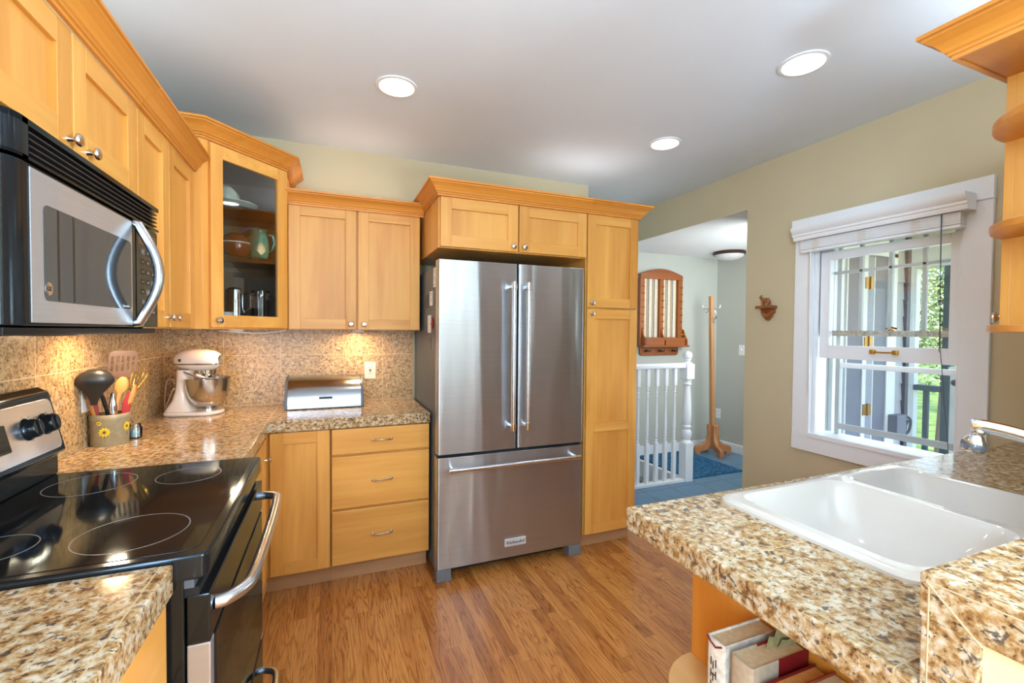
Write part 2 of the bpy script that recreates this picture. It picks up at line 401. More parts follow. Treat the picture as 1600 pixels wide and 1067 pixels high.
def arc(c, r, a0, a1, n, plane='xz'):
    out = []
    for i in range(n+1):
        a = a0+(a1-a0)*i/n; u, v = r*math.cos(a), r*math.sin(a)
        out.append({'xz': (c[0]+u, c[1], c[2]+v), 'yz': (c[0], c[1]+u, c[2]+v), 'xy': (c[0]+u, c[1]+v, c[2])}[plane])
    return out
def rrect(x0, x1, y0, y1, rad, n=6):
    r = rad if isinstance(rad, (list, tuple)) else [rad]*4; P = []
    for (cx, cy, a, q) in ((x0+r[0], y0+r[0], PI, r[0]), (x1-r[1], y0+r[1], 1.5*PI, r[1]), (x1-r[2], y1-r[2], 0, r[2]), (x0+r[3], y1-r[3], .5*PI, r[3])):
        if q < 1e-6: P.append((cx, cy)); continue
        for i in range(n+1): P.append((cx+q*math.cos(a+.5*PI*i/n), cy+q*math.sin(a+.5*PI*i/n)))
    return P

FX, NX = (0, 1, 0), (1, 0, 0)      # a front that faces +X (left-hand wall)
FYr, NY = (1, 0, 0), (0, -1, 0)    # a front that faces -Y (back wall)

def knob(parent, O, r, n):
    b = MB().axes(O, r, Vector(r).cross(Vector(n)), n)
    b.lathe([(.0075, 0), (.006, .004), (.005, .012), (.009, .016), (.0145, .019), (.0155, .0225), (.013, .0265), (.006, .0285), (0.0001, .029)], (0, 0, 0), NICKEL, 18)
    return b.build('knob', parent)
def pull(parent, O, r, n, w=.10):
    b = MB().axes(O, r, n, (0, 0, 1))
    h = w/2; pts = [(-h, -.001, 0), (-h, .016, 0)]
    for i in range(1, 12): pts.append((-h+w*i/12, .018+.010*math.sin(PI*i/12), .004*math.sin(PI*i/12)))
    pts += [(h, .016, 0), (h, -.001, 0)]
    b.tube(pts, .0042, NICKEL, 8)
    for q in (-h, h): b.lathe([(.009, 0), (.0085, .003), (.005, .006)], (q, 0, 0), NICKEL, 12, axis=1)
    return b.build('handle', parent)
def shaker(parent, O, r, n, w, h, st=.062, mats=None, glassy=False, midrail=None, name='door'):
    """five-piece door; O is its lower left corner on the cabinet face"""
    mv, mh = mats; b = MB(O, r, n); t = .020
    b.box(0, st, 0, t, 0, h, mv); b.box(w-st, w, 0, t, 0, h, mv)
    b.box(st, w-st, 0, t, 0, st, mh); b.box(st, w-st, 0, t, h-st, h, mh)
    if midrail: b.box(st, w-st, 0, t, midrail-st/2, midrail+st/2, mh)
    if not glassy: b.box(st-.004, w-st+.004, .002, t-.012, st-.004, h-st+.004, mv)
    d = b.build(name, parent, .0016)
    if glassy: MB(O, r, n).box(st-.004, w-st+.004, .007, .011, st-.004, h-st+.004, CGLASS).build('glass_pane', d)
    return d
def slab(parent, O, r, n, w, h, mh, name='drawer'):
    return MB(O, r, n).box(0, w, 0, .020, 0, h, mh).build(name, parent, .003)
CROWN = [(0, -.004), (.010, -.004), (.010, .006), (.016, .008), (.016, .014), (.022, .018), (.026, .026), (.036, .040), (.050, .052), (.056, .056), (.056, .062), (.064, .064), (.064, .074), (0, .074)]
def crown(parent, path, z0, mats, k=1.0, kz=1.0):
    """sweep the crown profile along path (x, y); outward is to the right of travel"""
    pts = [Vector((x, y)) for x, y in path]; N = len(pts); rings = []
    for i, p in enumerate(pts):
        ds = []
        if i: ds.append((p-pts[i-1]).normalized())
        if i < N-1: ds.append((pts[i+1]-p).normalized())
        ns = [Vector((d.y, -d.x)) for d in ds]
        m = sum(ns, Vector((0, 0))).normalized(); f = 1/max(.3, m.dot(ns[0])); rings.append((p, m*f))
    b = MB(); M = len(CROWN)
    for i in range(N-1):
        vs = []
        for p, m in (rings[i], rings[i+1]):
            for o_, u in CROWN: q = p+m*o_*k; vs.append((q.x, q.y, z0+u*kz))
        d = pts[i+1]-pts[i]; mat = mats[0] if abs(d.x) > abs(d.y) else mats[1]
        fs = [(j, (j+1) % M, M+(j+1) % M, M+j) for j in range(M)]
        if i == 0: fs.append(tuple(range(M)))
        if i == N-2: fs.append(tuple(range(M, 2*M)))
        b.add(vs, fs, mat)
    return b.build('crown_molding', parent)

# ================================================================== SETTING
H = 2.569
XR = 3.709
b = MB(); b.box(0, 4.0, -6.5, -.80, -.05, 0, OAK); b.box(0, 2.95, -.80, 0.02, -.05, 0, OAK); struct(b, 'floor')
b = MB(); b.box(2.95, 5.25, -.80, .06, -.06, 0, SLATE); b.box(3.975, 5.25, .06, .96, -.06, 0, SLATE); struct(b, 'floor_hall')
b = MB(); b.box(-.15, XR, -6.5, 1.1, H, H+.1, CEIL); struct(b, 'ceiling')
b = MB(); b.box(XR+.004, 5.4, -.80, 1.1, 2.276, 2.319, CEILH); struct(b, 'ceiling_hall')
b = MB(); b.box(-.15, 0, -6.5, .12, 0, H, WALL); struct(b, 'wall_left')
b = MB(); b.box(0, 2.851, 0, .12, 0, H, WALL); struct(b, 'wall_back')
b = MB(); WY0, WY1, WZ0, WZ1 = -1.985, -1.27, .755, 2.0
x0, x1 = XR, XR+.13
b.box(x0, x1, WY1, -.775, 0, H, WALL); b.box(x0, x1, -6.5, WY0, 0, H, WALL); b.box(x0, x1, WY0, WY1, 0, WZ0, WALL); b.box(x0, x1, WY0, WY1, WZ1, H, WALL)
b.box(x0, x1, -.775, 1.0, 2.32, H, WALL); b.box(x0, x0+.004, -.775, 1.0, 2.276, 2.32, WALL); struct(b, 'wall_right')
b = MB(); b.box(-.15, 3.84, -6.6, -6.5, 0, H, WALL); struct(b, 'wall_south')
b = MB(); b.box(2.851, 5.25, .955, 1.1, -2.0, H, WALLH); struct(b, 'wall_hall_back')
b = MB(); b.box(5.25, 5.40, -.83, 1.1, -.1, 2.35, WALLH); struct(b, 'wall_hall_right')
b = MB(); b.box(3.84, 5.25, -.80, -.70, -.1, 2.285, WALLH); struct(b, 'wall_hall_front')
b = MB(); b.box(2.75, 2.851, .12, .955, -2.0, H, WALLH); struct(b, 'wall_stair_left')
b = MB(); b.box(2.43, XR, -2.95, -2.825, 0, H, WALL); struct(b, 'wall_sink')
b = MB(); b.box(1.70, 2.43, -2.95, -2.83, 0, 1.0, CREAM); struct(b, 'wall_half')
# stairs going down behind the railing
CARPET = flat('grey_stair_carpet', srgb(120, 118, 116), .95, 0, .2, 200)
b = MB()
for i in range(6): b.box(3.95-.25*(i+1), 3.95-.25*i, .10, .955, -.19*(i+1)-.12, -.19*(i+1), CARPET)
b.box(2.851, 3.97, .08, .10, -1.6, -.06, WALLH)
struct(b, 'floor_stairs')
b = MB(); b.box(3.945, 3.985, .13, .955, -.14, .028, WHITE); struct(b, 'trim_stair_nosing', .004)
b = MB(); b.box(3.99, 5.25, .937, .955, 0, .10, WHITE); struct(b, 'baseboard_hall_back', .004)
b = MB(); b.box(5.232, 5.25, -.70, .937, 0, .10, WHITE); struct(b, 'baseboard_hall_right', .004)
# granite tile splashes
b = MB(); b.box(.012, 1.437, -.012, 0, .914, 1.384, GR_SPL); b.box(1.437, 1.442, -.012, 0, .914, 1.384, GROUT); struct(b, 'wall_splash_back')
b = MB(); b.box(0, .012, -3.6, 0, .914, 1.384, GR_SPLL); struct(b, 'wall_splash_left')

# ------------------------------------------------------------------ window
def window():
    w = MB(); X = XR
    w.box(X-.020, X, -1.27, -1.158, .745, 2.005, WHITE); w.box(X-.020, X, -2.092, -1.985, .745, 2.005, WHITE)
    w.box(X-.022, X, -2.092, -1.158, .645, .745, WHITE); w.box(X-.026, X, -2.094, -1.135, 2.005, 2.11, WHITE)
    root = w.build('window_1', None, .003, kind='structure')
    b = MB(); b.box(X-.012, X+.13, -1.272, -1.255, .745, 2.0, WHITE); b.box(X-.012, X+.13, -2.0, -1.983, .745, 2.0, WHITE)
    b.box(X-.012, X+.13, -2.0, -1.255, 1.985, 2.005, WHITE); b.box(X-.030, X+.13, -2.0, -1.255, .738, .765, WHITE)
    b.box(X+.004, X+.022, -1.292, -1.272, .765, 1.985, WHITE); b.box(X+.004, X+.022, -1.983, -1.966, .765, 1.985, WHITE)
    b.build('window_jamb', root, .002)
    b = MB(); x0, x1 = X+.024, X+.058
    b.box(x0, x1, -1.352, -1.295, 1.235, 1.885, WHITE); b.box(x0, x1, -1.965, -1.925, 1.235, 1.885, WHITE)
    b.box(x0, x1, -1.925, -1.352, 1.235, 1.315, WHITE); b.box(x0, x1, -1.925, -1.352, 1.835, 1.885, WHITE)
    low = b.build('lower_sash', root, .003)
    MB().box(x0+.014, x0+.017, -1.925, -1.352, 1.315, 1.835, GLASS).build('pane', low)
    b = MB(); cy = -1.655
    b.tube([(x0-.018, cy-.055, 1.286), (x0-.018, cy, 1.283), (x0-.018, cy+.055, 1.286)], .0045, BRASS, 8)
    for q in (-.055, .055): b.box(x0-.024, x0, cy+q-.011, cy+q+.011, 1.274, 1.298, BRASS)
    b.build('sash_handle', low, .002, label='brass sash handle')
    b = MB(); x0, x1 = X+.066, X+.096
    b.box(x0, x1, -1.345, -1.272, 1.37, 1.985, WHITE); b.box(x0, x1, -1.983, -1.922, 1.37, 1.985, WHITE)
    b.box(x0, x1, -1.922, -1.345, 1.94, 1.985, WHITE)
    for y in (-1.496, -1.646, -1.799): b.box(x0+.004, x1-.004, y-.009, y+.009, 1.40, 1.94, LIGHTGREYW)
    b.box(x0+.004, x1-.004, -1.922, -1.345, 1.748, 1.764, LIGHTGREYW)
    up = b.build('upper_sash', root, .002)
    MB().box(x0-.004, x1+.002, -1.983, -1.272, 1.372, 1.404, WEATHER).build('weathered_rail', up, .003, label='weathered peeling bottom rail')
    MB().box(x0+.014, x0+.016, -1.922, -1.345, 1.40, 1.94, GLASS).build('pane', up)
    b = MB(); b.lathe([(.016, 0), (.015, .004), (.006, .008), (.006, .014)], (x0+.01, -1.655, 1.404), BRASS, 12); b.tube([(x0+.01, -1.630, 1.416), (x0+.01, -1.655, 1.422), (x0+.01, -1.684, 1.414)], .005, BRASS, 8); b.build('sash_lock', up)
    b = MB(); x0, x1 = X+.104, X+.122
    b.box(x0, x1, -1.37, -1.345, .765, 1.985, LIGHTGREYW); b.box(x0, x1, -1.972, -1.95, .765, 1.985, LIGHTGREYW)
    b.box(x0, x1, -1.95, -1.37, .80, .835, LIGHTGREYW); b.box(x0, x1, -1.95, -1.37, 1.178, 1.208, WHITE)
    sc = b.build('screen_frame', root, .002)
    MB().box(x0+.008, x0+.009, -1.95, -1.37, .835, 1.178, SCREEN).build('screen_mesh', sc)
    b = MB(); b.lathe([(.010, 0), (.016, -.006), (.016, -.014), (.008, -.02)], (x0, -1.926, 1.145), MIDGREY, 14, axis=0); b.build('screen_plunger', sc)
    b = MB(); b.box(X+.122, X+.18, -2.0, -1.25, .72, .76, WHITE); b.build('outer_sill', root, .003)
window()
# ------------------------------------------------------------------ blind
t = thing('window_blind', 'white slatted blind pulled right up under its moulded valance', 'blind', (XR-.06, -1.64, 1.9))
b = MB(); prof = [(0, 1.962), (-.070, 1.962), (-.074, 1.972), (-.074, 1.984), (-.080, 1.988), (-.080, 2.0), (-.092, 2.012), (-.100, 2.030), (-.100, 2.040), (0, 2.040)]
b.prism([(XR-.026+u, z) for u, z in prof], -2.035, -1.20, WHITE, 'xz'); b.build('valance', t)
b = MB()
for i in range(9): b.box(XR-.078, XR-.028, -2.002, -1.232, 1.9045+.0062*i, 1.9097+.0062*i, WHITE)
b.build('slats', t)
b = MB(); b.box(XR-.076, XR-.030, -2.003, -1.231, 1.886, 1.903, WHITE); b.build('bottom_rail', t, .004)
for y in (-1.33, -1.585, -1.83):
    b = MB()
    for k in range(14): b.tube([(XR-.080, y+.020*math.sin(k*2.1), 1.895+.0045*k), (XR-.084, y+.020*math.sin(k*2.1+1.3), 1.898+.0045*k), (XR-.080, y+.02*math.sin(k*2.1+2.4), 1.90+.0045*k)], .0014, IVORY, 5)
    b.build('ladder_tape', t)
b = MB(); b.tube([(XR-.082, -1.932, 1.985), (XR-.084, -1.935, 1.75), (XR-.083, -1.938, 1.55), (XR-.085, -1.944, 1.32), (XR-.083, -1.954, 1.2), (XR-.080, -1.962, 1.05), (XR-.078, -1.978, .90), (XR-.078, -1.985, .80)], .0018, DKGREY, 6)
b.tube([(XR-.086, -1.936, 1.985), (XR-.087, -1.938, 1.75), (XR-.086, -1.940, 1.50), (XR-.087, -1.941, 1.30)], .0015, DKGREY, 6); b.build('pull_cord', t, label='dark pull cord')
b = MB(); b.tube([(XR-.07, -1.292, 1.96), (XR-.07, -1.296, 1.5), (XR-.068, -1.30, 1.05)], .0035, PLASTICW, 8); b.lathe([(.003, .03), (.006, .02), (.006, 0)], (XR-.068, -1.30, 1.02), PLASTICW, 10); b.build('tilt_wand', t)

# ================================================================== LEFT WALL CABINETS
UZ0, UZ1 = 1.384, 2.11
t = thing('wall_cabinet', 'short maple wall cabinet with two doors right above the microwave', 'cabinet', (.16, -1.735, 1.80))
MB().box(0.002, .31, -2.112, -1.357, 1.80, 2.115, MZ).build('body', t, .001)
for y0, y1, ky in ((-2.108, -1.750, -1.772), (-1.742, -1.362, -1.680)):
    d = shaker(t, (.31, y0, 1.815), FX, NX, y1-y0, 2.103-1.815, .062, (MZ, MY)); knob(d, (.33, ky, 1.836), FX, NX)
crown(t, [(.332, -2.112), (.332, -1.357)], 2.108, (CX, CY))
t = thing('wall_cabinet', 'maple wall cabinet with a far closed door just left of the microwave', 'cabinet', (.16, -2.6, UZ0))
MB().box(0.002, .31, -3.1, -2.116, 1.384, 2.115, MZ).build('body', t, .001)
for y0, y1 in ((-3.096, -2.612), (-2.606, -2.12)):
    d = shaker(t, (.31, y0, 1.39), FX, NX, y1-y0, 2.103-1.39, .062, (MZ, MY)); knob(d, (.33, -2.609+(.04 if y0 > -2.7 else -.04), 1.43), FX, NX)
crown(t, [(.332, -3.1), (.332, -2.116)], 2.108, (CX, CY))
t['label'] = 'tall maple wall cabinet on the side of the microwave nearest the viewer'
t = thing('wall_cabinet', 'narrow two-door maple wall cabinet between microwave and glass corner cabinet', 'cabinet', (.16, -1.03, UZ0))
MB().box(0.002, .31, -1.353, -.703, UZ0, 2.115, MZ).build('body', t, .001)
for y0, y1, ky in ((-1.349, -1.052, -1.075), (-1.042, -.712, -1.005)):
    d = shaker(t, (.31, y0, 1.39), FX, NX, y1-y0, 2.103-1.39, .062, (MZ, MY)); knob(d, (.33, ky, 1.428), FX, NX)
crown(t, [(.332, -1.353), (.332, -.703)], 2.108, (CX, CY))

# ------------------------------------------------------------------ corner cabinet
CT = 2.27
A_, B_ = Vector((.36, -.70, 0)), Vector((.68, -.36, 0)); dv = (B_-A_).normalized(); nv = Vector((dv.y, -dv.x, 0)); LEN = (B_-A_).length
cc = thing('corner_cabinet', 'tall angled corner wall cabinet with a glass door showing dishes', 'cabinet', (.3, -.3, UZ0))
b = MB()
b.box(.002, .36, -.70, -.685, UZ0, CT, MZ); b.box(.665, .68, -.36, -.002, UZ0, CT, MZ)
b.box(.002, .014, -.685, -.002, UZ0, CT, GRIN); b.box(.014, .665, -.014, -.002, UZ0, CT, GRIN)
foot = [(.014, -.685), (.36, -.685), (.665, -.36), (.665, -.014), (.014, -.014)]
b.prism(foot, UZ0, UZ0+.016, MX); b.prism(foot, CT-.016, CT, GRIN)
b.frame(A_, dv, nv)
b.box(0, .03, -.018, 0, UZ0, CT, MZ); b.box(LEN-.012, LEN, -.018, 0, UZ0, CT, MZ); b.box(.03, LEN-.012, -.018, 0, UZ0, UZ0+.02, MX); b.box(.03, LEN-.012, -.018, 0, CT-.03, CT, MX)
b.build('body', cc, .001)
d = shaker(cc, A_+dv*.028+Vector((0, 0, 1.392)), dv, nv, LEN-.036, 2.255-1.392, .060, (MZ, MX), glassy=True)
knob(d, A_+dv*.056+nv*.02+Vector((0, 0, 1.425)), dv, nv)
crown(cc, [(.0, -.70), (.36, -.70), (.68, -.36), (.68, 0)], CT-.002, (CX, CX), 1.1, 1.0)
GSH = glass('shelf_glass', (.55, .62, .60, 1), 1.0)
sh = [(.016, -.67), (.35, -.67), (.65, -.35), (.65, -.016), (.016, -.016)]
for z in (2.005, 1.752):
    MB().prism(sh, z, z+.007, GSH).build('glass_shelf', cc)
for (px, py, pz) in ((.03, -.36, 2.20),):
    MB().box(px, px+.03, py, py+.05, pz, pz+.04, PLASTICW).build('light_block', cc)
# dishes in it
CAB = flat('pale_green_glaze', srgb(206, 214, 196), .25, 0, .12, 40, .4)
GREENG = flat('green_pottery', srgb(74, 112, 84), .3, 0, .2, 30, .4)
BROWNG = flat('brown_glazed_pot', srgb(120, 56, 26), .22, 0, .15, 30, .5)
t = thing('serving_plate', 'pale wide plate on the top glass shelf of the corner cabinet', 'plate', (.44, -.46, 2.012))
MB().lathe([(.05, 0), (.06, .002), (.105, .014), (.115, .018), (.115, .021), (.10, .018), (.05, .006), (.0001, .005)], (.44, -.46, 2.012), CAB, 36).build('dish', t)
t = thing('tureen', 'pale green leaf-textured tureen on the plate in the corner cabinet', 'bowl', (.412, -.478, 2.030))
b = MB(); pr = [(.050, .0), (.060, .010), (.061, .03), (.054, .05), (.046, .066), (.030, .080), (.016, .088), (.0001, .091)]
for i in range(len(pr)-1): pass
b.lathe(pr, (.412, -.478, 2.030), CAB, 40)
o = b.build('bowl', t)
for v in o.data.vertices:
    a = math.atan2(v.co.y, v.co.x); k = 1+.10*math.sin(9*a)*(1-v.co.z/.12)+.06*math.sin(v.co.z*170+3*a); v.co.x *= k; v.co.y *= k
t = thing('bean_pot', 'brown glazed pot with a cream stripe on the middle shelf of the corner cabinet', 'pot', (.455, -.46, 1.759))
b = MB(); b.lathe([(.045, 0), (.062, .02), (.072, .055), (.070, .068)], (.455, -.46, 1.759), BROWNG, 28); b.lathe([(.0708, .068), (.0705, .074)], (.455, -.46, 1.759), CAB, 28, caps=False); b.lathe([(.070, .074), (.062, .095), (.05, .108), (.03, .12), (.0001, .124)], (.455, -.46, 1.759), BROWNG, 28); b.build('pot', t)
b = MB(); b.tube(arc((.455+.06, -.46, 1.759+.085), .022, -1.2, 2.0, 8, 'xz'), .006, BROWNG, 8); b.build('handle', t)
t = thing('pitcher', 'green pottery pitcher with a tan leaf relief in the corner cabinet', 'pitcher', (.557, -.45, 1.759))
b = MB(); b.lathe([(.038, 0), (.044, .01), (.05, .05), (.046, .10), (.038, .13), (.037, .145), (.04, .15), (.036, .148), (.034, .13), (.0001, .128)], (.557, -.45, 1.759), GREENG, 28); b.build('body', t)
b = MB(); b.tube([(.60, -.44, 1.89), (.622, -.435, 1.885), (.63, -.433, 1.85), (.615, -.435, 1.81), (.602, -.438, 1.80)], .007, GREENG, 8); b.build('handle', t)
b = MB(); TANL = flat('tan_relief', srgb(190, 170, 120), .5)
vd = Vector((.35, -.93, 0)).normalized(); rd = Vector((.93, .35, 0))
for k in range(9):
    a = math.radians(-62+15.5*k); b_ = Vector((.557, -.45, 1.775))+vd*.048
    e = b_+rd*math.sin(a)*.030+Vector((0, 0, .062*math.cos(a)))
    b.tube([tuple(b_), tuple((b_+e)/2+vd*.004), tuple(e)], [.0022, .004, .001], TANL, 6)
b.build('leaf_relief', t, label='tan leaf relief')
t = thing('table_knife', 'dark blue knife lying across the pots in the corner cabinet', 'knife', (.51, -.46, 1.90))
b = MB(); b.tube([(.47, -.455, 1.889), (.51, -.462, 1.912), (.555, -.468, 1.914)], [.004, .009, .007], flat('blue_handle', srgb(66, 66, 110), .3), 8); b.build('handle', t)
t = thing('coffee_pot', 'ribbed steel coffee pot on the floor of the corner cabinet', 'coffee pot', (.445, -.45, 1.40))
b = MB(); b.lathe([(.045, 0), (.046, .01), (.043, .17), (.040, .19), (.025, .20), (.0001, .205)], (.445, -.45, 1.40), CHROME, 24); b.build('body', t)
b = MB(); b.tube([(.486, -.45, 1.57), (.515, -.45, 1.57), (.517, -.45, 1.50), (.488, -.45, 1.47)], .006, CHROME, 8); b.build('handle', t)
t = thing('mug', 'small white cup beside the steel coffee pot', 'cup', (.42, -.53, 1.40))
b = MB(); b.lathe([(.026, 0), (.030, .01), (.032, .07), (.029, .07), (.026, .012), (.0001, .01)], (.42, -.53, 1.40), PLASTICW, 20); b.build('bowl', t)
def tumbler(x, y, r, h, lab):
    b = MB(); b.lathe([(r*.75, 0), (r*.78, .004), (r, h), (r*.93, h), (r*.7, .008), (.0001, .008)], (x, y, 1.40), CLEAR, 18)
    meta(b.build('glass_tumbler'), lab, 'glass', 'clear glasses on the corner cabinet floor')
for x, y, r, h in ((.50, -.47, .026, .055), (.545, -.42, .028, .045), (.585, -.40, .026, .04), (.56, -.48, .024, .035), (.61, -.34, .026, .05)):
    tumbler(x, y, r, h, 'small clear glass in the row along the corner cabinet floor')
t = thing('glass_jug', 'tall clear glass jug with a loop handle behind the small glasses', 'jug', (.545, -.30, 1.40))
b = MB(); b.lathe([(.04, 0), (.048, .02), (.045, .18), (.05, .20), (.047, .2), (.042, .02), (.0001, .012)], (.545, -.30, 1.40), CLEAR, 20); b.build('body', t)
b = MB(); b.tube([(.588, -.30, 1.57), (.622, -.30, 1.56), (.624, -.30, 1.48), (.592, -.30, 1.45)], .006, CLEAR, 8); b.build('handle', t)

# ------------------------------------------------------------------ back wall cabinet
t = thing('wall_cabinet', 'two-door maple wall cabinet above the bread box', 'cabinet', (1.05, -.16, UZ0))
b = MB(); b.box(.683, 1.435, -.31, -.002, UZ0, 2.11, MZ); b.build('body', t, .001)
for x0, x1, kx in ((.688, 1.053, 1.022), (1.063, 1.430, 1.097)):
    d = shaker(t, (x0, -.31, 1.388), FYr, NY, x1-x0, 2.098-1.388, .060, (MZ, MX)); knob(d, (kx, -.33, 1.418), FYr, NY)
crown(t, [(.683, -.332), (1.452, -.332)], 2.096, (CX, CY), 1.0, .95)
# ------------------------------------------------------------------ over-fridge cabinet and pantry
FC = -.725
t = thing('wall_cabinet', 'deep maple cabinet with two low doors over the refrigerator', 'cabinet', (1.92, -.4, 1.845))
b = MB(); b.box(1.458, 2.392, FC, -.002, 1.842, 2.13, MZ); b.build('body', t, .001)
for x0, x1, kx in ((1.468, 1.924, 1.893), (1.934, 2.387, 1.962)):
    d = shaker(t, (x0, FC, 1.848), FYr, NY, x1-x0, 2.118-1.848, .062, (MZ, MX)); knob(d, (kx, FC-.02, 1.876), FYr, NY)
crown(t, [(1.458, -.002), (1.458, FC-.022), (2.392, FC-.022)], 2.122, (CX, CY), 1.05)
t = thing('pantry_cabinet', 'full-height maple pantry cabinet on the right side of the refrigerator', 'cabinet', (2.585, -.4, 0))
b = MB(); b.box(2.392, 2.780, FC, -.002, .095, 2.13, MZ); b.build('body', t, .001)
b = MB(); b.box(2.40, 2.775, FC+.045, FC+.055, 0, .095, TOE); b.box(2.40, 2.775, FC+.055, -.01, 0, .095, BLACKM); b.build('toe_kick', t)
d = shaker(t, (2.397, FC, 1.538), FYr, NY, .379, 2.118-1.538, .060, (MZ, MX)); knob(d, (2.424, FC-.02, 1.566), FYr, NY)
d = shaker(t, (2.397, FC, .10), FYr, NY, .379, 1.527-.10, .060, (MZ, MX), midrail=.68); knob(d, (2.424, FC-.02, 1.499), FYr, NY)
crown(t, [(2.392, FC-.022), (2.780, FC-.022), (2.780, -.002)], 2.122, (CX, CY), 1.05)

# ================================================================== REFRIGERATOR
RF = thing('refrigerator', 'stainless french-door refrigerator with a bottom freezer drawer', 'refrigerator', (1.90, -.4, 0))
b = MB(); b.box(1.452, 2.350, -.70, -.03, .03, 1.745, DKGREY); b.build('body', RF, .004)
MB().box(1.47, 1.56, -.702, -.62, 1.745, 1.775, MIDGREY).build('hinge_cover', RF, .006); MB().box(2.25, 2.335, -.702, -.62, 1.745, 1.775, MIDGREY).build('hinge_cover', RF, .006)
def rdoor(x0, x1, z0, z1, nm):
    b = MB(); b.prism(rrect(x0, x1, -.778, -.705, [.010, .010, .002, .002], 4), z0, z1, STEEL); return b.build(nm, RF, .0015)
d1 = rdoor(1.449, 1.908, .706, 1.772, 'door'); d2 = rdoor(1.917, 2.354, .706, 1.772, 'door'); d3 = rdoor(1.447, 2.352, .072, .688, 'freezer_drawer')
def rhandle(par, p0, p1, n=(0, -1, 0)):
    p0, p1, n = Vector(p0), Vector(p1), Vector(n); d = (p1-p0).normalized(); b = MB()
    o = n*.058; b.tube([tuple(p0+o-d*.012), tuple(p1+o+d*.012)], .0125, SATIN, 16)
    for p, sgn in ((p0, 1), (p1, -1)):
        q = p+d*sgn*.012
        b.tube([tuple(q), tuple(q+n*.02), tuple(q+o)], [.012, .010, .010], CHROME, 12)
        b.tube([tuple(q+o-d*.018), tuple(q+o-d*.016), tuple(q+o+d*.016), tuple(q+o+d*.018)], [.0125, .0155, .0155, .0125], CHROME, 16)
    return b.build('handle', par)
rhandle(d1, (1.868, -.778, 1.650), (1.868, -.778, .835)); rhandle(d2, (1.957, -.778, 1.650), (1.957, -.778, .835)); rhandle(d3, (1.512, -.778, .632), (2.296, -.778, .632))
b = MB(); b.box(1.842, 1.974, -.786, -.778, .138, .182, flat('badge_silver', srgb(208, 210, 212), .35, .3)); bd = b.build('badge', d3, .002, label='pale lettered badge')
text('badge_lettering', 'KitchenAid', bd, (1.908, -.7865, .160), (1, 0, 0), (0, 0, 1), .025, flat('dark_letter', (.03, .03, .03, 1), .4), bold=True)
for x0 in (1.447, 2.268):
    MB().prism([(x0, 0), (x0+.085, 0), (x0+.08, .068), (x0, .068)], -.775, -.70, MIDGREY, 'xz').build('foot', RF, .004)
MB().box(1.53, 2.26, -.70, -.69, .02, .068, BLACKM).build('base_grille', RF)
# notes and magnets on its side
def note(name, y0, y1, z0, z1, lab, cat, mat, grp=None, rows=None, x=1.4515):
    b = MB(); b.box(x-.0022, x, y0, y1, z0, z1, mat)
    if rows:
        for i in range(rows): q = z1-(i+1)*(z1-z0)/(rows+1); b.box(x-.0026, x-.0022, y0+.008, y1-.01-.02*(i % 3), q-.0014, q+.0014, MIDGREY)
    return meta(b.build(name), lab, cat, grp)
note('paper_note', -.705, -.645, 1.628, 1.735, 'white paper slip highest on the grey fridge side', 'note', PLASTICW, rows=7)
note('paper_note', -.615, -.545, 1.530, 1.612, 'white paper slip below the highest one on the fridge side', 'note', PLASTICW, rows=6)
note('magnet_pad', -.50, -.43, 1.520, 1.600, 'dark memo pad beside the white slips on the fridge side', 'magnet', flat('dark_pad', srgb(52, 54, 60), .5), rows=5)
note('paper_note', -.575, -.49, 1.372, 1.475, 'white card under a red clip on the fridge side', 'note', PLASTICW)
b = MB()
for k in range(6):
    a = k*PI/3; b.ball((1.447, -.625+.018*math.cos(a), 1.425+.02*math.sin(a)), .011, flat('red_plastic', srgb(150, 24, 24), .35) if k == 0 else b.mats[0], 10, 6, .4)
b.box(1.444, 1.4515, -.633, -.617, 1.395, 1.46, b.mats[0])
meta(b.build('magnet_clip'), 'red flower-shaped magnet clip over the white card on the fridge', 'magnet')
note('magnet_hook', -.585, -.57, 1.28, 1.345, 'small dark hook strip lowest on the fridge side', 'magnet', flat('steel_hook', srgb(70, 74, 78), .3, .6))

# ================================================================== MICROWAVE
KEYC = flat('pale_legend', srgb(190, 192, 195), .5)
MW = thing('microwave', 'black and stainless over-the-range microwave under the short wall cabinet', 'microwave', (.2, -1.735, 1.37))
Y0, Y1 = -2.112, -1.358
b = MB(); b.box(.012, .345, Y0, Y1, 1.385, 1.797, BLACK); b.build('body', MW, .004)
b = MB(); b.box(.05, .375, Y0+.01, Y1-.005, 1.369, 1.385, BLACK); b.box(.10, .22, -1.95, -1.80, 1.362, 1.366, BLACKM); b.box(.10, .22, -1.62, -1.47, 1.362, 1.366, BLACKM); b.build('underside', MW, .004)
# vent grille across the top with rounded near end
def mwend(xf):
    return [(xf-.045+.045*math.cos(a), -2.062-.048*math.sin(a)) for a in [PI/2*i/8 for i in range(9)]]
def mwpoly(xf): return [(.335, Y1), (xf, Y1)]+mwend(xf)+[(.335, Y0)]
b = MB(); b.prism(mwpoly(.386), 1.700, 1.706, BLACK); b.prism(mwpoly(.386), 1.764, 1.776, BLACK); b.prism([(.345, Y1), (.366, Y1), (.366, -2.05), (.345, -2.05)], 1.70, 1.775, VENTBLACK)
for i in range(4): b.box(.362, .383, -2.035, Y1-.004, 1.7155+.0125*i, 1.7185+.0125*i, BLACKM)
b.prism([(.335, -2.045), (.386, -2.045)]+mwend(.386)+[(.335, Y0)], 1.70, 1.776, BLACK, smooth=True)
b.build('vent_grille', MW)
b = MB(); b.prism([(.335, -1.372), (.385, -1.372)]+mwend(.385)+[(.335, Y0)], 1.388, 1.694, BLACK, smooth=True); dr = b.build('door', MW, .002)
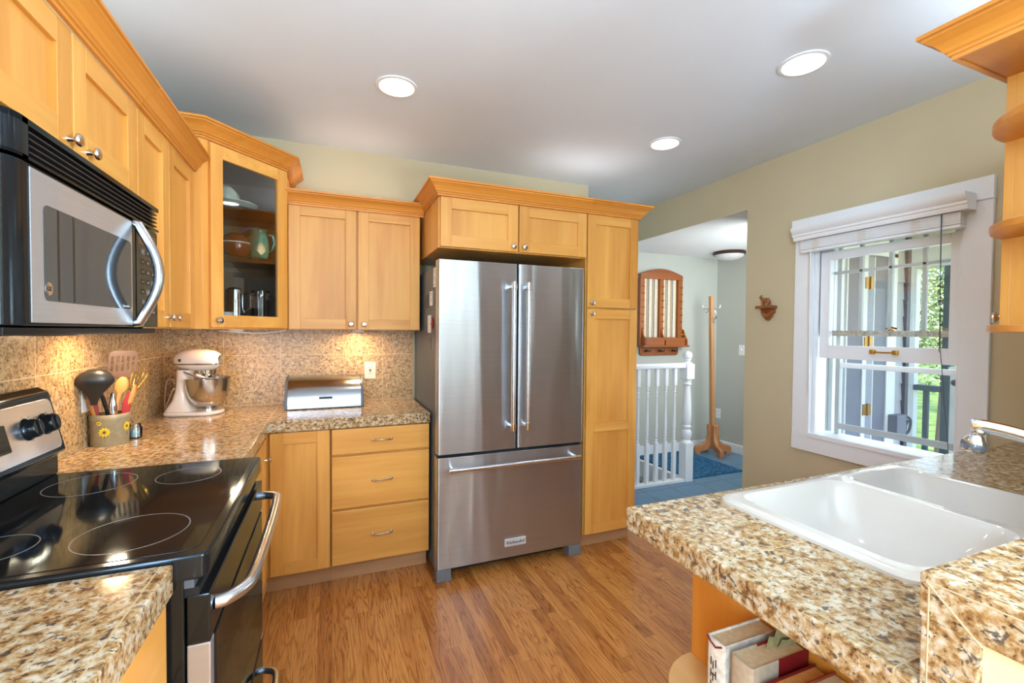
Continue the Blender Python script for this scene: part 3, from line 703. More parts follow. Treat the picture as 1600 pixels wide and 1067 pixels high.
MWS = steel('microwave_steel', .46, .32, .3, .85, .25, .6)
b = MB(); b.box(.385, .3875, -2.045, -1.578, 1.394, 1.688, MWS); b.build('steel_face', dr, .001)
MWG = black_gloss('microwave_glass', (.055, .056, .058, 1), .06, (.62, .80, .98, 1))
b = MB(); b.prism(rrect(-2.005, -1.588, 1.438, 1.628, .014, 5), .3875, .3886, MWG, 'yz'); b.build('viewing_window', dr)
b = MB()
for y in (-1.955, -1.895): b.box(.3886, .3889, y-.004, y+.004, 1.44, 1.626, BLACK)
b.build('window_reflection_strips', dr)  # dark lines of reflected cabinet edges, put on the glass as strips
b = MB(); b.lathe([(.0135, 0), (.0135, .0008), (.0115, .0012), (.0001, .0012)], (.3886, -1.992, 1.462), SATIN, 24, axis=0); lg = b.build('logo_disc', dr)
text('logo_lettering', 'GE', lg, (.3901, -1.992, 1.462), (0, 1, 0), (0, 0, 1), .013, BLACKM)
text('model_lettering', 'Spacemaker', dr, (.3889, -1.625, 1.446), (0, 1, 0), (0, 0, 1), .009, KEYC)
pts = [(.385, -1.560, 1.40), (.398, -1.560, 1.402)]
for i in range(13):
    a = PI*i/12; pts.append((.400+.045*math.sin(a), -1.560, 1.41+.265*i/12))
pts += [(.398, -1.560, 1.683), (.385, -1.560, 1.685)]
MB().tube(pts, .0155, SATIN, 16, .8).build('handle', dr)
b = MB(); b.box(.385, .3868, -1.545, -1.378, 1.394, 1.688, BLACKG); b.box(.3868, .3874, -1.535, -1.39, 1.635, 1.675, flat('display', (.02, .03, .03, 1), .1)); cp = b.build('control_panel', MW, .001)
KEY = flat('key_legend', srgb(150, 152, 155), .5)
n_ = 0
for r in range(7):
    for c in range(3):
        b = MB(); y = -1.515+.042*c; z = 1.615-.030*r; b.box(.3868, .3876, y, y+.028, z-.008, z+.008, MIDGREY if (r+c) % 5 == 0 else BLACKM); b.box(.3876, .3878, y+.006, y+.022, z-.002, z+.002, KEY); b.build('key', cp)

# ================================================================== RANGE
RG = thing('range', 'freestanding black range with a glass cooktop and stainless trim', 'range', (.33, -1.71, 0))
RY0, RY1 = -2.094, -1.334
b = MB(); b.box(.03, .635, RY0, RY1, .02, .885, BLACK); b.build('body', RG, .003)
b = MB(); b.prism(rrect(.04, .678, RY0-.002, RY1+.002, [.012, .022, .022, .012], 5), .872, .925, BLACK); ct = b.build('cooktop_frame', RG, .006, bseg=3)
b = MB(); b.prism(rrect(.115, .655, RY0+.022, RY1-.022, .03, 5), .9245, .9262, BLACKG); b.build('cooktop_glass', ct, .001)
RING = flat('burner_print', srgb(118, 118, 120), .35)
for (x, y, r) in ((.50, -1.93, .105), (.50, -1.50, .085), (.26, -1.93, .075), (.26, -1.50, .105)):
    MB().lathe([(r, .9262), (r, .9265), (r-.0022, .9265), (r-.0022, .9262)], (x, y, 0), RING, 56, caps=False).build('burner_ring', ct)
# backguard
b = MB(); b.prism([(.03, .925), (.115, .925), (.115, .990), (.135, 1.0), (.095, 1.185), (.070, 1.20), (.03, 1.195)], RY0, RY1, BLACK, 'xz'); bg = b.build('backguard', RG, .006)
ta = Vector((.135, 0, 1.0)); tb = Vector((.095, 0, 1.185)); up_ = (tb-ta).normalized(); nn = Vector((up_.z, 0, -up_.x))
b = MB().axes((.135, RY0, 1.0), (0, 1, 0), nn, up_); W_ = RY1-RY0
b.prism(rrect(.016, W_-.016, .016, .170, .02, 6), 0.0, .0018, steel('panel_steel', .72, .25, .3, .6, .25), 'xz'); pn = b.build('control_panel', bg, .0006)
for y in (-1.985, -1.89, -1.490, -1.405):
    o_ = Vector((.135, y, 1.0))+up_*.098+nn*.002; b = MB().axes(o_, (0, 1, 0), up_, nn)
    b.lathe([(.033, 0), (.032, .004), (.028, .008), (.027, .022), (.024, .026), (.0001, .027)], (0, 0, 0), BLACK, 24); b.box(-.005, .005, -.021, .021, .02, .031, BLACK); b.build('knob', pn, .001)
    b = MB().axes(o_, (0, 1, 0), up_, nn)
    for k in range(8): a = k*PI/4+.3; b.box(.038*math.cos(a)-.003, .038*math.cos(a)+.003, .038*math.sin(a)-.0012, .038*math.sin(a)+.0012, .0001, .0005, MIDGREY)
    b.build('dial_marks', pn)
b = MB().axes(Vector((.135, -1.68, 1.0))+up_*.088+nn*.002, (0, 1, 0), up_, nn); b.box(-.10, .10, -.035, .04, 0, .002, BLACKG); b.build('clock_display', pn, .001)
# front
b = MB(); b.box(.635, .652, RY0+.003, RY1-.003, .855, .872, DKGREY); b.box(.635, .660, RY0+.006, RY1-.006, .835, .855, VENTBLACK); b.build('vent_strip', RG)
b = MB(); b.box(.638, .680, RY0+.004, RY1-.004, .735, .838, BLACK); b.box(.638, .680, RY0+.004, RY0+.035, .27, .735, STEELB); b.box(.638, .680, RY1-.035, RY1-.004, .27, .735, STEELB); b.box(.638, .676, RY0+.035, RY1-.035, .27, .735, BLACK); od = b.build('oven_door', RG, .003)
b = MB(); b.box(.676, .6835, RY0+.035, RY1-.035, .30, .735, BLACKG); b.build('door_glass', od, .002)
hp = [(.68, RY0+.045, .795), (.70, RY0+.052, .795), (.728, RY0+.085, .797), (.740, RY0+.13, .799), (.744, -1.80, .80), (.744, -1.62, .80), (.740, RY1-.13, .799), (.732, RY1-.075, .797), (.705, RY1-.05, .795), (.68, RY1-.045, .795)]
def smooth_path(P_, n=5):
    P_ = [Vector(p) for p in P_]; out = []
    for i in range(len(P_)-1):
        p0, p1, p2, p3 = P_[max(i-1, 0)], P_[i], P_[i+1], P_[min(i+2, len(P_)-1)]
        for k in range(n):
            t_ = k/n; out.append(tuple(.5*((2*p1)+(p2-p0)*t_+(2*p0-5*p1+4*p2-p3)*t_*t_+(3*p1-p0-3*p2+p3)*t_**3)))
    out.append(tuple(P_[-1])); return out
MB().tube(smooth_path(hp), .0145, SATIN, 16).build('handle', od)
b = MB(); b.box(.638, .680, RY0+.004, RY1-.004, .075, .262, BLACK); dw = b.build('drawer', RG, .004)
MB().tube(smooth_path([(x-.005, y, z-.63) for x, y, z in hp]), .0115, SATIN, 14).build('handle', dw)
MB().box(.10, .60, RY0+.02, RY1-.02, 0, .04, BLACKM).build('plinth', RG)

# ================================================================== BASE CABINETS AND COUNTERS
CDp = .616
t = thing('base_cabinet', 'narrow maple base cabinet between the range and the inside corner', 'cabinet', (.3, -.97, 0))
b = MB(); b.box(.012, .596, -1.330, -.60, .10, .855, MZ); b.build('body', t, .001)
MB().box(.02, .54, -1.328, -.60, 0, .10, TOE).build('toe_kick', t)
d = shaker(t, (.596, -1.322, .108), FX, NX, .64, .735, .06, (MZ, MY)); knob(d, (.616, -.735, .752), FX, NX)
t = thing('base_cabinet', 'maple base cabinet with one panelled door at the inside corner', 'cabinet', (.76, -.3, 0))
b = MB(); b.box(.60, .909, -.585, -.012, .10, .855, MZ); b.build('body', t, .001)
b = MB(); b.box(.56, .909, -.53, -.52, 0, .10, TOE); b.build('toe_kick', t)
shaker(t, (.622, -.585, .110), FYr, NY, .282, .742, .060, (MZ, MX))
t = thing('drawer_base_cabinet', 'maple base cabinet with three drawers left of the refrigerator', 'cabinet', (1.17, -.3, 0))
b = MB(); b.box(.912, 1.442, -.585, -.012, .10, .855, MZ); b.build('body', t, .001)
b = MB(); b.box(.910, 1.437, -.53, -.52, 0, .10, TOE); b.build('toe_kick', t)
for z0, z1, hz in ((.712, .850, .780), (.418, .700, .558), (.112, .406, .258)):
    d = slab(t, (.916, -.585, z0), FYr, NY, .522, z1-z0, MX); pull(d, (1.176, -.605, hz), FYr, NY)
# L-shaped worktop
out = [(.012, -.012), (1.441, -.012), (1.441, -CDp), (CDp, -CDp), (CDp, -1.330), (.012, -1.330)]
b = MB(); b.prism(out[::-1], .856, .914, GR_TOP)
o = b.build('countertop', None, .004, label='granite tile worktop running from the range round the corner to the refrigerator', cat='countertop')
b = MB(); b.box(.012, CDp+.003, -3.6, -2.098, .852, .914, GR_NEAR)
o = b.build('countertop', None, .004, label='granite worktop on the near side of the range', cat='countertop')
t = thing('base_cabinet', 'maple base cabinet under the granite worktop nearest the viewer', 'cabinet', (.3, -2.8, 0))
b = MB(); b.box(.012, .590, -3.6, -2.100, .10, .850, MZ); b.build('body', t, .001)
d = slab(t, (.590, -2.72, .66), FX, NX, .612, .184, MY); pull(d, (.61, -2.41, .75), FX, NX)
d = shaker(t, (.590, -2.72, .108), FX, NX, .612, .54, .06, (MZ, MY)); knob(d, (.61, -2.66, .62), FX, NX)
MB().box(.02, .52, -3.6, -2.1, 0, .10, TOE).build('toe_kick', t)

# ------------------------------------------------------------------ peninsula
PX, PY0, PY1 = 1.65, -2.826, -2.177
SX0, SX1, SY0, SY1 = 1.918, 2.768, -2.705, -2.215
b = MB()
b.box(PX, SX0+.02, PY0, PY1, .855, .914, GR_PEN); b.box(SX1-.02, XR-.002, PY0, PY1, .855, .914, GR_PEN)
b.box(SX0+.02, SX1-.02, SY1-.02, PY1, .855, .914, GR_PEN); b.box(SX0+.02, SX1-.02, PY0, SY0+.02, .855, .914, GR_PEN)
o = b.build('countertop', None, .005, label='granite peninsula worktop around the white sink', cat='countertop')
t = thing('sink_base_cabinet', 'orange maple end cabinet with a rounded book shelf beneath the sink worktop', 'cabinet', (2.6, -2.5, 0))
b = MB(); b.box(1.85, 1.868, -2.79, -2.215, .10, .853, CZ); b.box(1.868, XR-.01, -2.235, -2.215, .10, .853, MZ); b.box(1.868, XR-.01, -2.80, -2.78, .10, .853, MZ); b.box(1.868, XR-.01, -2.78, -2.235, .10, .12, MZ); b.build('body', t, .001)
b = MB(); b.prism(rrect(1.69, 1.85, -2.80, -2.212, [.002, .002, .002, .15], 10), .466, .488, wood('shelf_maple', 'y', srgb(232, 186, 122), srgb(214, 160, 92))); b.build('shelf', t, .003)
b = MB(); b.prism(rrect(1.69, 1.85, -2.80, -2.212, [.002, .002, .002, .15], 10), .10, .122, MY); b.build('shelf', t, .003)
MB().box(1.87, XR-.01, -2.78, -2.27, 0, .10, TOE).build('toe_kick', t)
# raised bar
b = MB(); b.box(PX, 2.43, -3.12, -2.826, 1.006, 1.066, GR_BAR); b.box(PX-.0005, PX+.01, -3.12, -2.834, 1.0545, 1.0575, GROUT)
b.box(PX, PX+.035, -2.886, -2.828, .45, 1.006, GR_BAR); b.box(PX-.0006, PX+.004, -2.8375, -2.8345, .45, 1.05, GROUT)
b.axes((PX-.0007, -2.832, 1.056), (1, 0, 0), (0, -.73, -.68), (0, .68, -.73)); b.box(0, .004, 0, .079, -.0018, .0018, GROUT); b.axes((0, 0, 0), (1, 0, 0), (0, 1, 0), (0, 0, 1))
o = b.build('bar_top', None, .004, label='raised granite breakfast bar edge at the right foreground corner', cat='countertop')
b = MB(); b.box(1.662, 1.70, -3.08, -2.886, 0, 1.006, CREAM); struct(b, 'trim_bar_end')

# ------------------------------------------------------------------ sink
def sink():
    t = thing('sink', 'white cast-iron double-bowl sink set in the peninsula worktop', 'sink', ((SX0+SX1)/2, (SY0+SY1)/2, .914))
    b = MB(); K = 8
    def ring(x0, x1, y0, y1, r, z): return [(u, v, z) for u, v in rrect(x0, x1, y0, y1, r, K)]
    def loft(rings):
        n = len(rings[0]); vs = [p for r in rings for p in r]; fs = []
        for k in range(len(rings)-1):
            for i in range(n): j = (i+1) % n; fs.append((k*n+i, k*n+j, (k+1)*n+j, (k+1)*n+i))
        b.add(vs, fs, WHITEG, True); return n
    # outer skirt and rim
    R = [ring(SX0, SX1, SY0, SY1, .055, .9142), ring(SX0+.001, SX1-.001, SY0+.001, SY1-.001, .054, .921), ring(SX0+.008, SX1-.008, SY0+.008, SY1-.008, .05, .927), ring(SX0+.022, SX1-.022, SY0+.022, SY1-.022, .045, .9285)]
    n = loft(R); outer = R[-1]
    bowls = [(SX0+.050, 2.388, SY0+.034, SY1-.040), (2.428, SX1-.035, SY0+.034, SY1-.040)]
    import itertools
    rims = []
    for (x0, x1, y0, y1) in bowls:
        rr = [ring(x0-.006, x1+.006, y0-.006, y1+.006, .06, .9285), ring(x0, x1, y0, y1, .058, .925), ring(x0+.010, x1-.010, y0+.010, y1-.010, .058, .912), ring(x0+.024, x1-.024, y0+.024, y1-.024, .06, .88), ring(x0+.044, x1-.044, y0+.044, y1-.044, .06, .845), ring(x0+.070, x1-.070, y0+.070, y1-.070, .06, .815), ring(x0+.105, x1-.105, y0+.105, y1-.105, .05, .797), ring(x0+.125, x1-.125, y0+.125, y1-.125, .04, .792)]
        loft(rr); b.add(rr[-1], [tuple(range(len(rr[-1])))], WHITEG); rims.append(rr[0])
    o = b.build('basin', t)
    # rim deck between the outer edge and the two bowls: filled with a triangulated face with holes
    me = o.data; bm = bmesh.new(); L = root_loc(t); edges = []
    for rg in (outer, rims[0], rims[1]):
        vs = [bm.verts.new(Vector(p)-L) for p in rg]
        for i in range(len(vs)): edges.append(bm.edges.new((vs[i], vs[(i+1) % len(vs)])))
    bmesh.ops.triangle_fill(bm, use_beauty=True, use_dissolve=False, edges=edges)
    bmesh.ops.recalc_face_normals(bm, faces=bm.faces)
    for f in bm.faces:
        if f.normal.z < 0: f.normal_flip()
    m2 = bpy.data.meshes.new('rim'); bm.to_mesh(m2); bm.free(); m2.materials.append(WHITEG)
    o2 = bpy.data.objects.new('rim', m2); COL.objects.link(o2); o2.parent = t
    for (x0, x1, y0, y1) in bowls:
        MB().lathe([(.04, .792), (.042, .7945), (.036, .7945), (.02, .790)], ((x0+x1)/2, (y0+y1)/2, 0), CHROME, 20).build('drain', t)
sink()
t = thing('faucet', 'chrome kitchen faucet with a swivel spray head over the sink', 'faucet', (2.42, -2.745, .928))
b = MB(); b.lathe([(.032, .924), (.030, .935), (.020, .95), (.018, 1.06), (.020, 1.075)], (2.42, -2.762, 0), CHROME, 24); b.build('base', t)
b = MB(); b.tube(smooth_path([(2.42, -2.762, 1.07), (2.415, -2.755, 1.105), (2.405, -2.73, 1.128), (2.392, -2.69, 1.146), (2.376, -2.64, 1.160), (2.362, -2.60, 1.166), (2.358, -2.588, 1.164)]), [.019]*10+[.016]*14+[.0165]*7, CHROME, 16, .72); b.build('spout', t)
b = MB().axes((2.362, -2.597, 1.158), (1, 0, 0), (0, 1, .25), (0, -.25, 1)); b.ball((0, 0, -.006), .013, CHROME); b.lathe([(.008, -.014), (.013, -.018), (.021, -.034), (.0225, -.048), (.0215, -.056), (.018, -.057), (.0001, -.055)], (0, 0, 0), CHROME, 24); b.build('spray_head', t)
b = MB().axes((2.362, -2.597, 1.158), (1, 0, 0), (0, 1, .25), (0, -.25, 1))
for k in range(5): b.lathe([(.0222-.0004*abs(k-2), -.034-.0035*k), (.0236-.0004*abs(k-2), -.0355-.0035*k), (.0222, -.037-.0035*k)], (0, 0, 0), DKGREY, 24, caps=False)
b.build('grip_ribs', t)
b = MB(); b.tube([(2.445, -2.765, 1.06), (2.50, -2.765, 1.085), (2.53, -2.765, 1.09)], [.008, .007, .006], CHROME, 10); b.build('lever', t)

# ------------------------------------------------------------------ cupboard with rounded shelves over the bar
t = thing('shelf_cabinet', 'maple wall cabinet with open rounded end shelves right of the window', 'cabinet', (2.9, -2.65, 1.39))
EX, EY = 2.70, -2.497
b = MB(); b.box(EX, 3.55, -2.822, EY-.02, 1.40, 2.125, MZ); b.box(EX, EX+.012, EY-.02, EY, 1.40, 2.125, MZ); b.build('body', t, .001)
d = shaker(t, (3.12, EY-.018, 1.403), (-1, 0, 0), (0, 1, 0), .405, .715, .06, (MZ, MX)); knob(d, (2.738, EY+.002, 1.437), (-1, 0, 0), (0, 1, 0))
for z in (1.392, 1.660, 1.935):
    b = MB(); b.prism(rrect(2.46, EX, -2.822, EY+.004, [.002, .002, .002, .22], 12), z, z+.020, CX); b.build('shelf', t, .002)
b = MB(); b.box(2.46, EX, -2.822, EY-.0, 2.118, 2.135, CX); b.build('top_board', t, .001)
crown(t, [(3.55, EY+.002), (2.455, EY+.002), (2.455, -2.822)], 2.118, (CX, CY), 1.0)

# ------------------------------------------------------------------ books
def book(x0, x1, y0, y1, z1, cover, spine, lab, z0=.488, worn=False, pages=srgb(206, 178, 136), quarter=None, back=None):
    """upright book, its spine facing -X"""
    t = thing('book', lab, 'book', ((x0+x1)/2, (y0+y1)/2, z0), 'cookbooks on the rounded shelf under the sink')
    PG = flat('book_pages', pages, .9, 0, .12, 90)
    MB().box(x0+.004, x1-.004, y0+.003, y1-.003, z0+.003, z1-.005, PG).build('pages', t)
    b = MB()
    for q0, q1 in ((y0, y0+.003), (y1-.003, y1)):
        if quarter: b.box(x0+.004, x0+quarter, q0, q1, z0, z1, spine); b.box(x0+quarter, x1, q0+.0003, q1-.0003, z0, z1, cover)
        else: b.box(x0+.004, x1, q0, q1, z0, z1, cover)
    b.build('cover', t, .0008)
    b = MB(); n = 8; m_ = (y0+y1)/2; h = (y1-y0)/2
    poly = [(x0+.005, y1), (x0+.005, y0)]+[(x0+.005-.006*math.sin(PI*i/n), m_-h*math.cos(PI*i/n)) for i in range(1, n)]
    b.prism(poly, z0, z1, spine); sp = b.build('spine', t)
    return t, sp, x0, y0, y1, z1
CLOTHW = flat('worn_white_cloth', srgb(214, 206, 192), .8, 0, .25, 50); CLOTHG = flat('taupe_cloth', srgb(176, 158, 134), .8, 0, .1, 60)
RED = flat('dark_red_cloth', srgb(118, 16, 16), .55, 0, .1, 60); ORNG = flat('orange_paper', srgb(196, 116, 40), .6); BRWN = flat('brown_cloth', srgb(140, 60, 34), .7)
t, sp, *_ = book(1.685, 1.845, -2.476, -2.428, .718, CLOTHW, CLOTHW, 'thick tattered white hardback with a torn spine on the rounded shelf')
INK = flat('spine_ink', srgb(40, 30, 28), .7)
b = MB()
for k in range(7):
    for q in range(3):
        z = .672-.026*k-.006*(q % 2); y = -2.459+.0065*q
        b.box(1.6787+.001*(q != 1), 1.6797+.001*(q != 1), y-.0009, y+.0009, z-.0085, z+.0085, INK)
    if k % 2: b.box(1.6787, 1.6797, -2.459, -2.446, .672-.026*k-.001, .672-.026*k+.001, INK)
b.build('spine_lettering', sp)
b = MB(); b.tube([(1.684, -2.47, .714), (1.683, -2.455, .705), (1.684, -2.44, .71), (1.685, -2.43, .718)], .0022, RED, 6); b.build('torn_headband', sp)
book(1.72, 1.845, -2.492, -2.479, .700, RED, CLOTHG, 'thin grey and red hardback squeezed behind the tattered white one', quarter=.08)
book(1.680, 1.845, -2.548, -2.495, .722, RED, CLOTHG, 'thick hardback with taupe spine and dark red boards on the rounded shelf', quarter=.075)
book(1.690, 1.845, -2.592, -2.560, .700, RED, ORNG, 'red hardback with an orange and yellow spine on the rounded shelf', pages=srgb(206, 140, 70))
book(1.685, 1.845, -2.645, -2.600, .712, BRWN, BRWN, 'brown hardback closest to the bar on the rounded shelf')
b = MB(); pts = [(1.765, -2.515, .715), (1.80, -2.500, .748), (1.845, -2.51, .742), (1.845, -2.53, .752), (1.80, -2.535, .745), (1.768, -2.525, .720)]
LEAF = flat('dry_paper', srgb(150, 142, 96), .8, 0, .2, 60)
b.prism([(x, z) for x, y, z in ((1.765, 0, .719), (1.775, 0, .742), (1.79, 0, .738), (1.80, 0, .755), (1.825, 0, .745), (1.845, 0, .75), (1.845, 0, .719))], -2.512, -2.510, LEAF, 'xz')
b.prism([(1.79, .719), (1.80, .735), (1.82, .731), (1.84, .738), (1.845, .719)], -2.522, -2.520, LEAF, 'xz')
meta(b.build('dried_leaf'), 'crumpled dry green paper sticking up from the books', 'leaf')

# ================================================================== COUNTER THINGS
t = thing('bread_box', 'stainless roll-top bread box on the worktop under the wall cabinet', 'bread box', (.88, -.19, .914))
BX0, BX1, BYF, BYB = .662, 1.098, -.285, -.06
def bpoly(): return [(BYB, .918)]+[(BYF+.165-.165*math.cos(a), .918+.176*math.sin(a)**.85) for a in [PI/2*i/14 for i in range(15)]]+[(BYB, 1.094)]
b = MB(); b.prism(bpoly(), BX0+.012, BX1-.012, flat('mirror_steel', (.40, .43, .46, 1), .2, 1, .03, 6), 'yz', smooth=True); b.build('roll_lid', t, .003)
b = MB()
for x0, x1 in ((BX0, BX0+.014), (BX1-.014, BX1)): b.prism([(y-.004 if y < -.1 else y, z+(.004 if z > .95 else 0)) for y, z in bpoly()], x0, x1, BLACKM if False else DKGREY, 'yz')
b.build('end_panel', t, .003)
b = MB(); b.box(.846, .920, BYF-.001, BYF+.012, .974, .985, BLACKM); b.build('grip', t, .001)
b = MB(); b.box(BX0+.004, BX1-.004, BYF+.004, BYB, .914, .919, BLACKM); b.build('base', t)

# stand mixer
MX_ = thing('stand_mixer', 'white stand mixer with a steel bowl in the worktop corner', 'mixer', (.22, -.22, .914))
MIXW = flat('mixer_enamel', srgb(238, 226, 216), .2, 0, .02, 5, .5)
ax = Vector((.97, -.24, 0)).normalized(); ay = Vector((.24, .97, 0)).normalized(); MO = (.235, -.225, .914)
b = MB().axes(MO, ax, ay, (0, 0, 1)); b.prism([(x, y) for x, y in rrect(-.152, .120, -.094, .094, [.05, .09, .09, .05], 8)], 0, .022, MIXW); b.build('base', MX_, .010, bseg=3)
b = MB().axes(MO, ax, ay, (0, 0, 1)); rings = []
for z, x0, x1, w in ((.018, -.150, -.01, .075), (.04, -.142, -.030, .066), (.08, -.122, -.045, .055), (.13, -.108, -.050, .048), (.18, -.102, -.046, .046), (.22, -.102, -.036, .048), (.245, -.100, -.03, .05)):
    rings.append([(x, y, z) for x, y in rrect(x0, x1, -w, w, min(.03, (x1-x0)/2.2), 5)])
n = len(rings[0]); b.add([p for r in rings for p in r], [(k*n+i, k*n+(i+1) % n, (k+1)*n+(i+1) % n, (k+1)*n+i) for k in range(len(rings)-1) for i in range(n)]+[tuple(range(n))], MIXW, True); b.build('pedestal', MX_)
b = MB().axes(MO, ax, ay, (0, 0, 1)); hp_ = [(-.118, .012), (-.112, .036), (-.092, .055), (-.06, .066), (-.01, .071), (.04, .068), (.078, .060), (.098, .046), (.108, .028), (.110, .006)]
b.lathe([(.0001, -.120)]+[(r, x) for x, r in hp_]+[(.0001, .111)], (0, 0, .298), MIXW, 28, axis=0, sx=1.0, sy=.86); hd = b.build('head', MX_)
b = MB().axes(MO, ax, ay, (0, 0, 1)); b.lathe([(r*1.012+.001, x) for x, r in hp_[1:-1]], (0, 0, .279), CHROME, 28, axis=0, sx=1, sy=.17, caps=False); b.build('trim_band', hd)
b = MB().axes(MO, ax, ay, (0, 0, 1)); b.lathe([(.026, .109), (.026, .114), (.020, .116), (.0001, .116)], (0, 0, .300), CHROME, 20, axis=0, sy=1); b.build('attachment_hub', hd)
p_ = Vector(MO)+ax*.045-ay*.0715+Vector((0, 0, .279)); text('band_lettering', 'KitchenAid', hd, p_, ax, (0, 0, 1), .012, BLACKM)
p_ = Vector(MO)-ax*.062-ay*.066+Vector((0, 0, .300)); b = MB().axes(p_, ax, ay, (0, 0, 1)); b.box(-.006, .006, -.006, .004, -.008, .008, BLACKM); b.build('speed_lever', hd, .002)
b = MB().axes(MO, ax, ay, (0, 0, 1)); b.lathe([(.046, .245), (.044, .225), (.038, .222), (.036, .205), (.012, .20), (.011, .15), (.0001, .15)], (.045, 0, 0), CHROME, 24); b.build('planetary', MX_)
b = MB().axes(MO, ax, ay, (0, 0, 1)); b.lathe([(.046, .02), (.046, .032), (.036, .036), (.045, .042), (.072, .06), (.092, .095), (.102, .135), (.106, .175), (.108, .198), (.111, .200), (.105, .198), (.100, .15), (.085, .09), (.0001, .05)], (.045, 0, 0), flat('bowl_steel', (.62, .60, .57, 1), .2, 1, .03, 8), 40); b.build('bowl', MX_)
b = MB().axes(MO, ax, ay, (0, 0, 1)); b.tube([(.03, -.09, .225), (.06, -.05, .20), (.06, -.03, .16)], .006, MIXW, 8); b.tube([(-.05, -.05, .235), (0, -.075, .222), (.05, -.09, .205), (.10, -.06, .20)], .005, SATIN, 8); b.build('beater_guard', MX_)
b = MB(); b.tube(smooth_path([(.115, -.20, 1.08), (.09, -.14, 1.10), (.05, -.09, 1.085), (.035, -.07, 1.02), (.03, -.06, .95), (.028, -.055, .919)]), .0035, IVORY, 8); b.tube(smooth_path([(.125, -.25, 1.06), (.10, -.20, 1.03), (.07, -.16, .97), (.045, -.11, .920)]), .0035, IVORY, 8); b.build('power_cord', MX_)

# outlets and switches
def plate(O, r, n, name, lab, cat, toggle=False, red=False):
    n = Vector(n); t = thing(name, lab, cat, O); b = MB(O, r, n); b.box(-.036, .036, 0, .005, -.058, .058, IVORY if red else PLASTICW); b.build('cover_plate', t, .002)
    b = MB(O, r, n)
    if toggle: b.box(-.005, .005, .005, .014, -.006, .012, PLASTICW); b.build('toggle', t, .001)
    elif red:
        b.box(-.017, .017, .005, .007, -.034, .034, IVORY); b.box(-.007, .007, .007, .0085, .001, .008, BLACKM); b.box(-.007, .007, .007, .0085, -.008, -.001, flat('red_button', srgb(170, 40, 30), .4)); 
        for z in (.02, -.02): b.box(-.008, -.005, .007, .0075, z-.004, z+.004, BLACKM); b.box(.005, .008, .007, .0075, z-.004, z+.004, BLACKM)
        b.build('socket', t)
    else:
        for z in (.02, -.02):
            b.box(-.016, .016, .005, .007, z-.014, z+.014, PLASTICW); b.box(-.008, -.005, .007, .0075, z-.004, z+.006, BLACKM); b.box(.005, .008, .007, .0075, z-.004, z+.006, BLACKM)
        b.build('socket', t)
plate((1.157, -.012, 1.114), FYr, NY, 'wall_outlet', 'ivory outlet plate on the granite splash right of the bread box', 'outlet', red=True)
plate((.012, -.905, 1.112), FX, NX, 'wall_outlet', 'outlet plate on the granite splash behind the utensil crock', 'outlet')
plate((5.25, .905, .415), (0, -1, 0), (-1, 0, 0), 'wall_outlet', 'white outlet low on the hall wall behind the coat stand', 'outlet')
plate((5.25, .588, 1.19), (0, -1, 0), (-1, 0, 0), 'light_switch', 'white light switch on the hall wall by the opening', 'switch', True)

# crock and utensils
KX, KY, KZ = .078, -.878, .914
t = thing('utensil_crock', 'grey-green stoneware crock painted with yellow daisies', 'crock', (KX, KY, KZ))
STONE = flat('stoneware_glaze', srgb(158, 146, 116), .4, 0, .12, 60, .2)
b = MB(); b.lathe([(.057, 0), (.060, .004), (.0605, .10), (.0635, .106), (.0635, .122), (.061, .126), (.056, .124), (.055, .01), (.0001, .008)], (KX, KY, KZ), STONE, 40); cr = b.build('jar', t)
YEL = flat('yellow_paint', srgb(240, 205, 20), .5); DKC = flat('daisy_centre', srgb(90, 50, 20), .6); STEM = flat('stem_paint', srgb(110, 110, 70), .6)
def daisy(ang, z, r):
    d = Vector((math.cos(ang), math.sin(ang), 0)); O = Vector((KX, KY, KZ+z))+d*.0608; b = MB().axes(O, (-d.y, d.x, 0), (0, 0, 1), d)
    for k in range(10):
        a = 2*PI*k/10; c, s_ = math.cos(a), math.sin(a)
        b.add([(c*r*.2, s_*r*.2, .0002), (c*r*.7-s_*r*.2, s_*r*.7+c*r*.2, -.0002), (c*r, s_*r, -.0004), (c*r*.7+s_*r*.2, s_*r*.7-c*r*.2, -.0002), (c*r*.6, s_*r*.6, .0014)], [(0, 1, 4), (1, 2, 4), (2, 3, 4), (3, 0, 4)], YEL)
    b.lathe([(r*.24, 0), (r*.2, .0016), (.0001, .002)], (0, 0, 0), DKC, 12)
    b.tube([(0, -r*.8, -.0002), (r*.15, -r*2.0, -.0004)], .0008, STEM, 5)
    b.build('painted_daisy', cr)
vw = math.atan2(-3.175-KY, .9128-KX)
daisy(vw-.28, .058, .020); daisy(vw-.58, .094, .010); daisy(vw+1.0, .072, .020); daisy(vw-1.8, .06, .016)
def utensil(name, lab, fn, cat):
    t = thing(name, lab, cat, (KX, KY, KZ+.02)); fn(t)
WSP = wood('spoon_wood', 'z', srgb(214, 156, 84), srgb(190, 126, 60), .5)
BLKN = flat('black_nylon', (.018, .020, .022, 1), .35, 0, .1, 20)
REDP = flat('red_silicone', srgb(160, 12, 12), .4)
def f_ladle(t):
    b = MB(); b.tube(smooth_path([(.082, -.872, .935), (.080, -.90, 1.03), (.076, -.925, 1.10), (.072, -.945, 1.135)]), [.007]*8+[.009]*8, BLKN, 10, .6); b.build('handle', t)
    b = MB().axes((.062, -.958, 1.168), (.94, .33, 0), (-.33, .94, .15), (0.1, -.15, 1)); pr = [(.010, -.085), (.012, -.070), (.020, -.050), (.036, -.026), (.053, -.004), (.060, .010), (.056, .026), (.042, .044), (.022, .056), (.0001, .059)]
    b.lathe(pr, (0, 0, 0), BLKN, 28, sx=1.0, sy=.55); b.build('bowl', t)
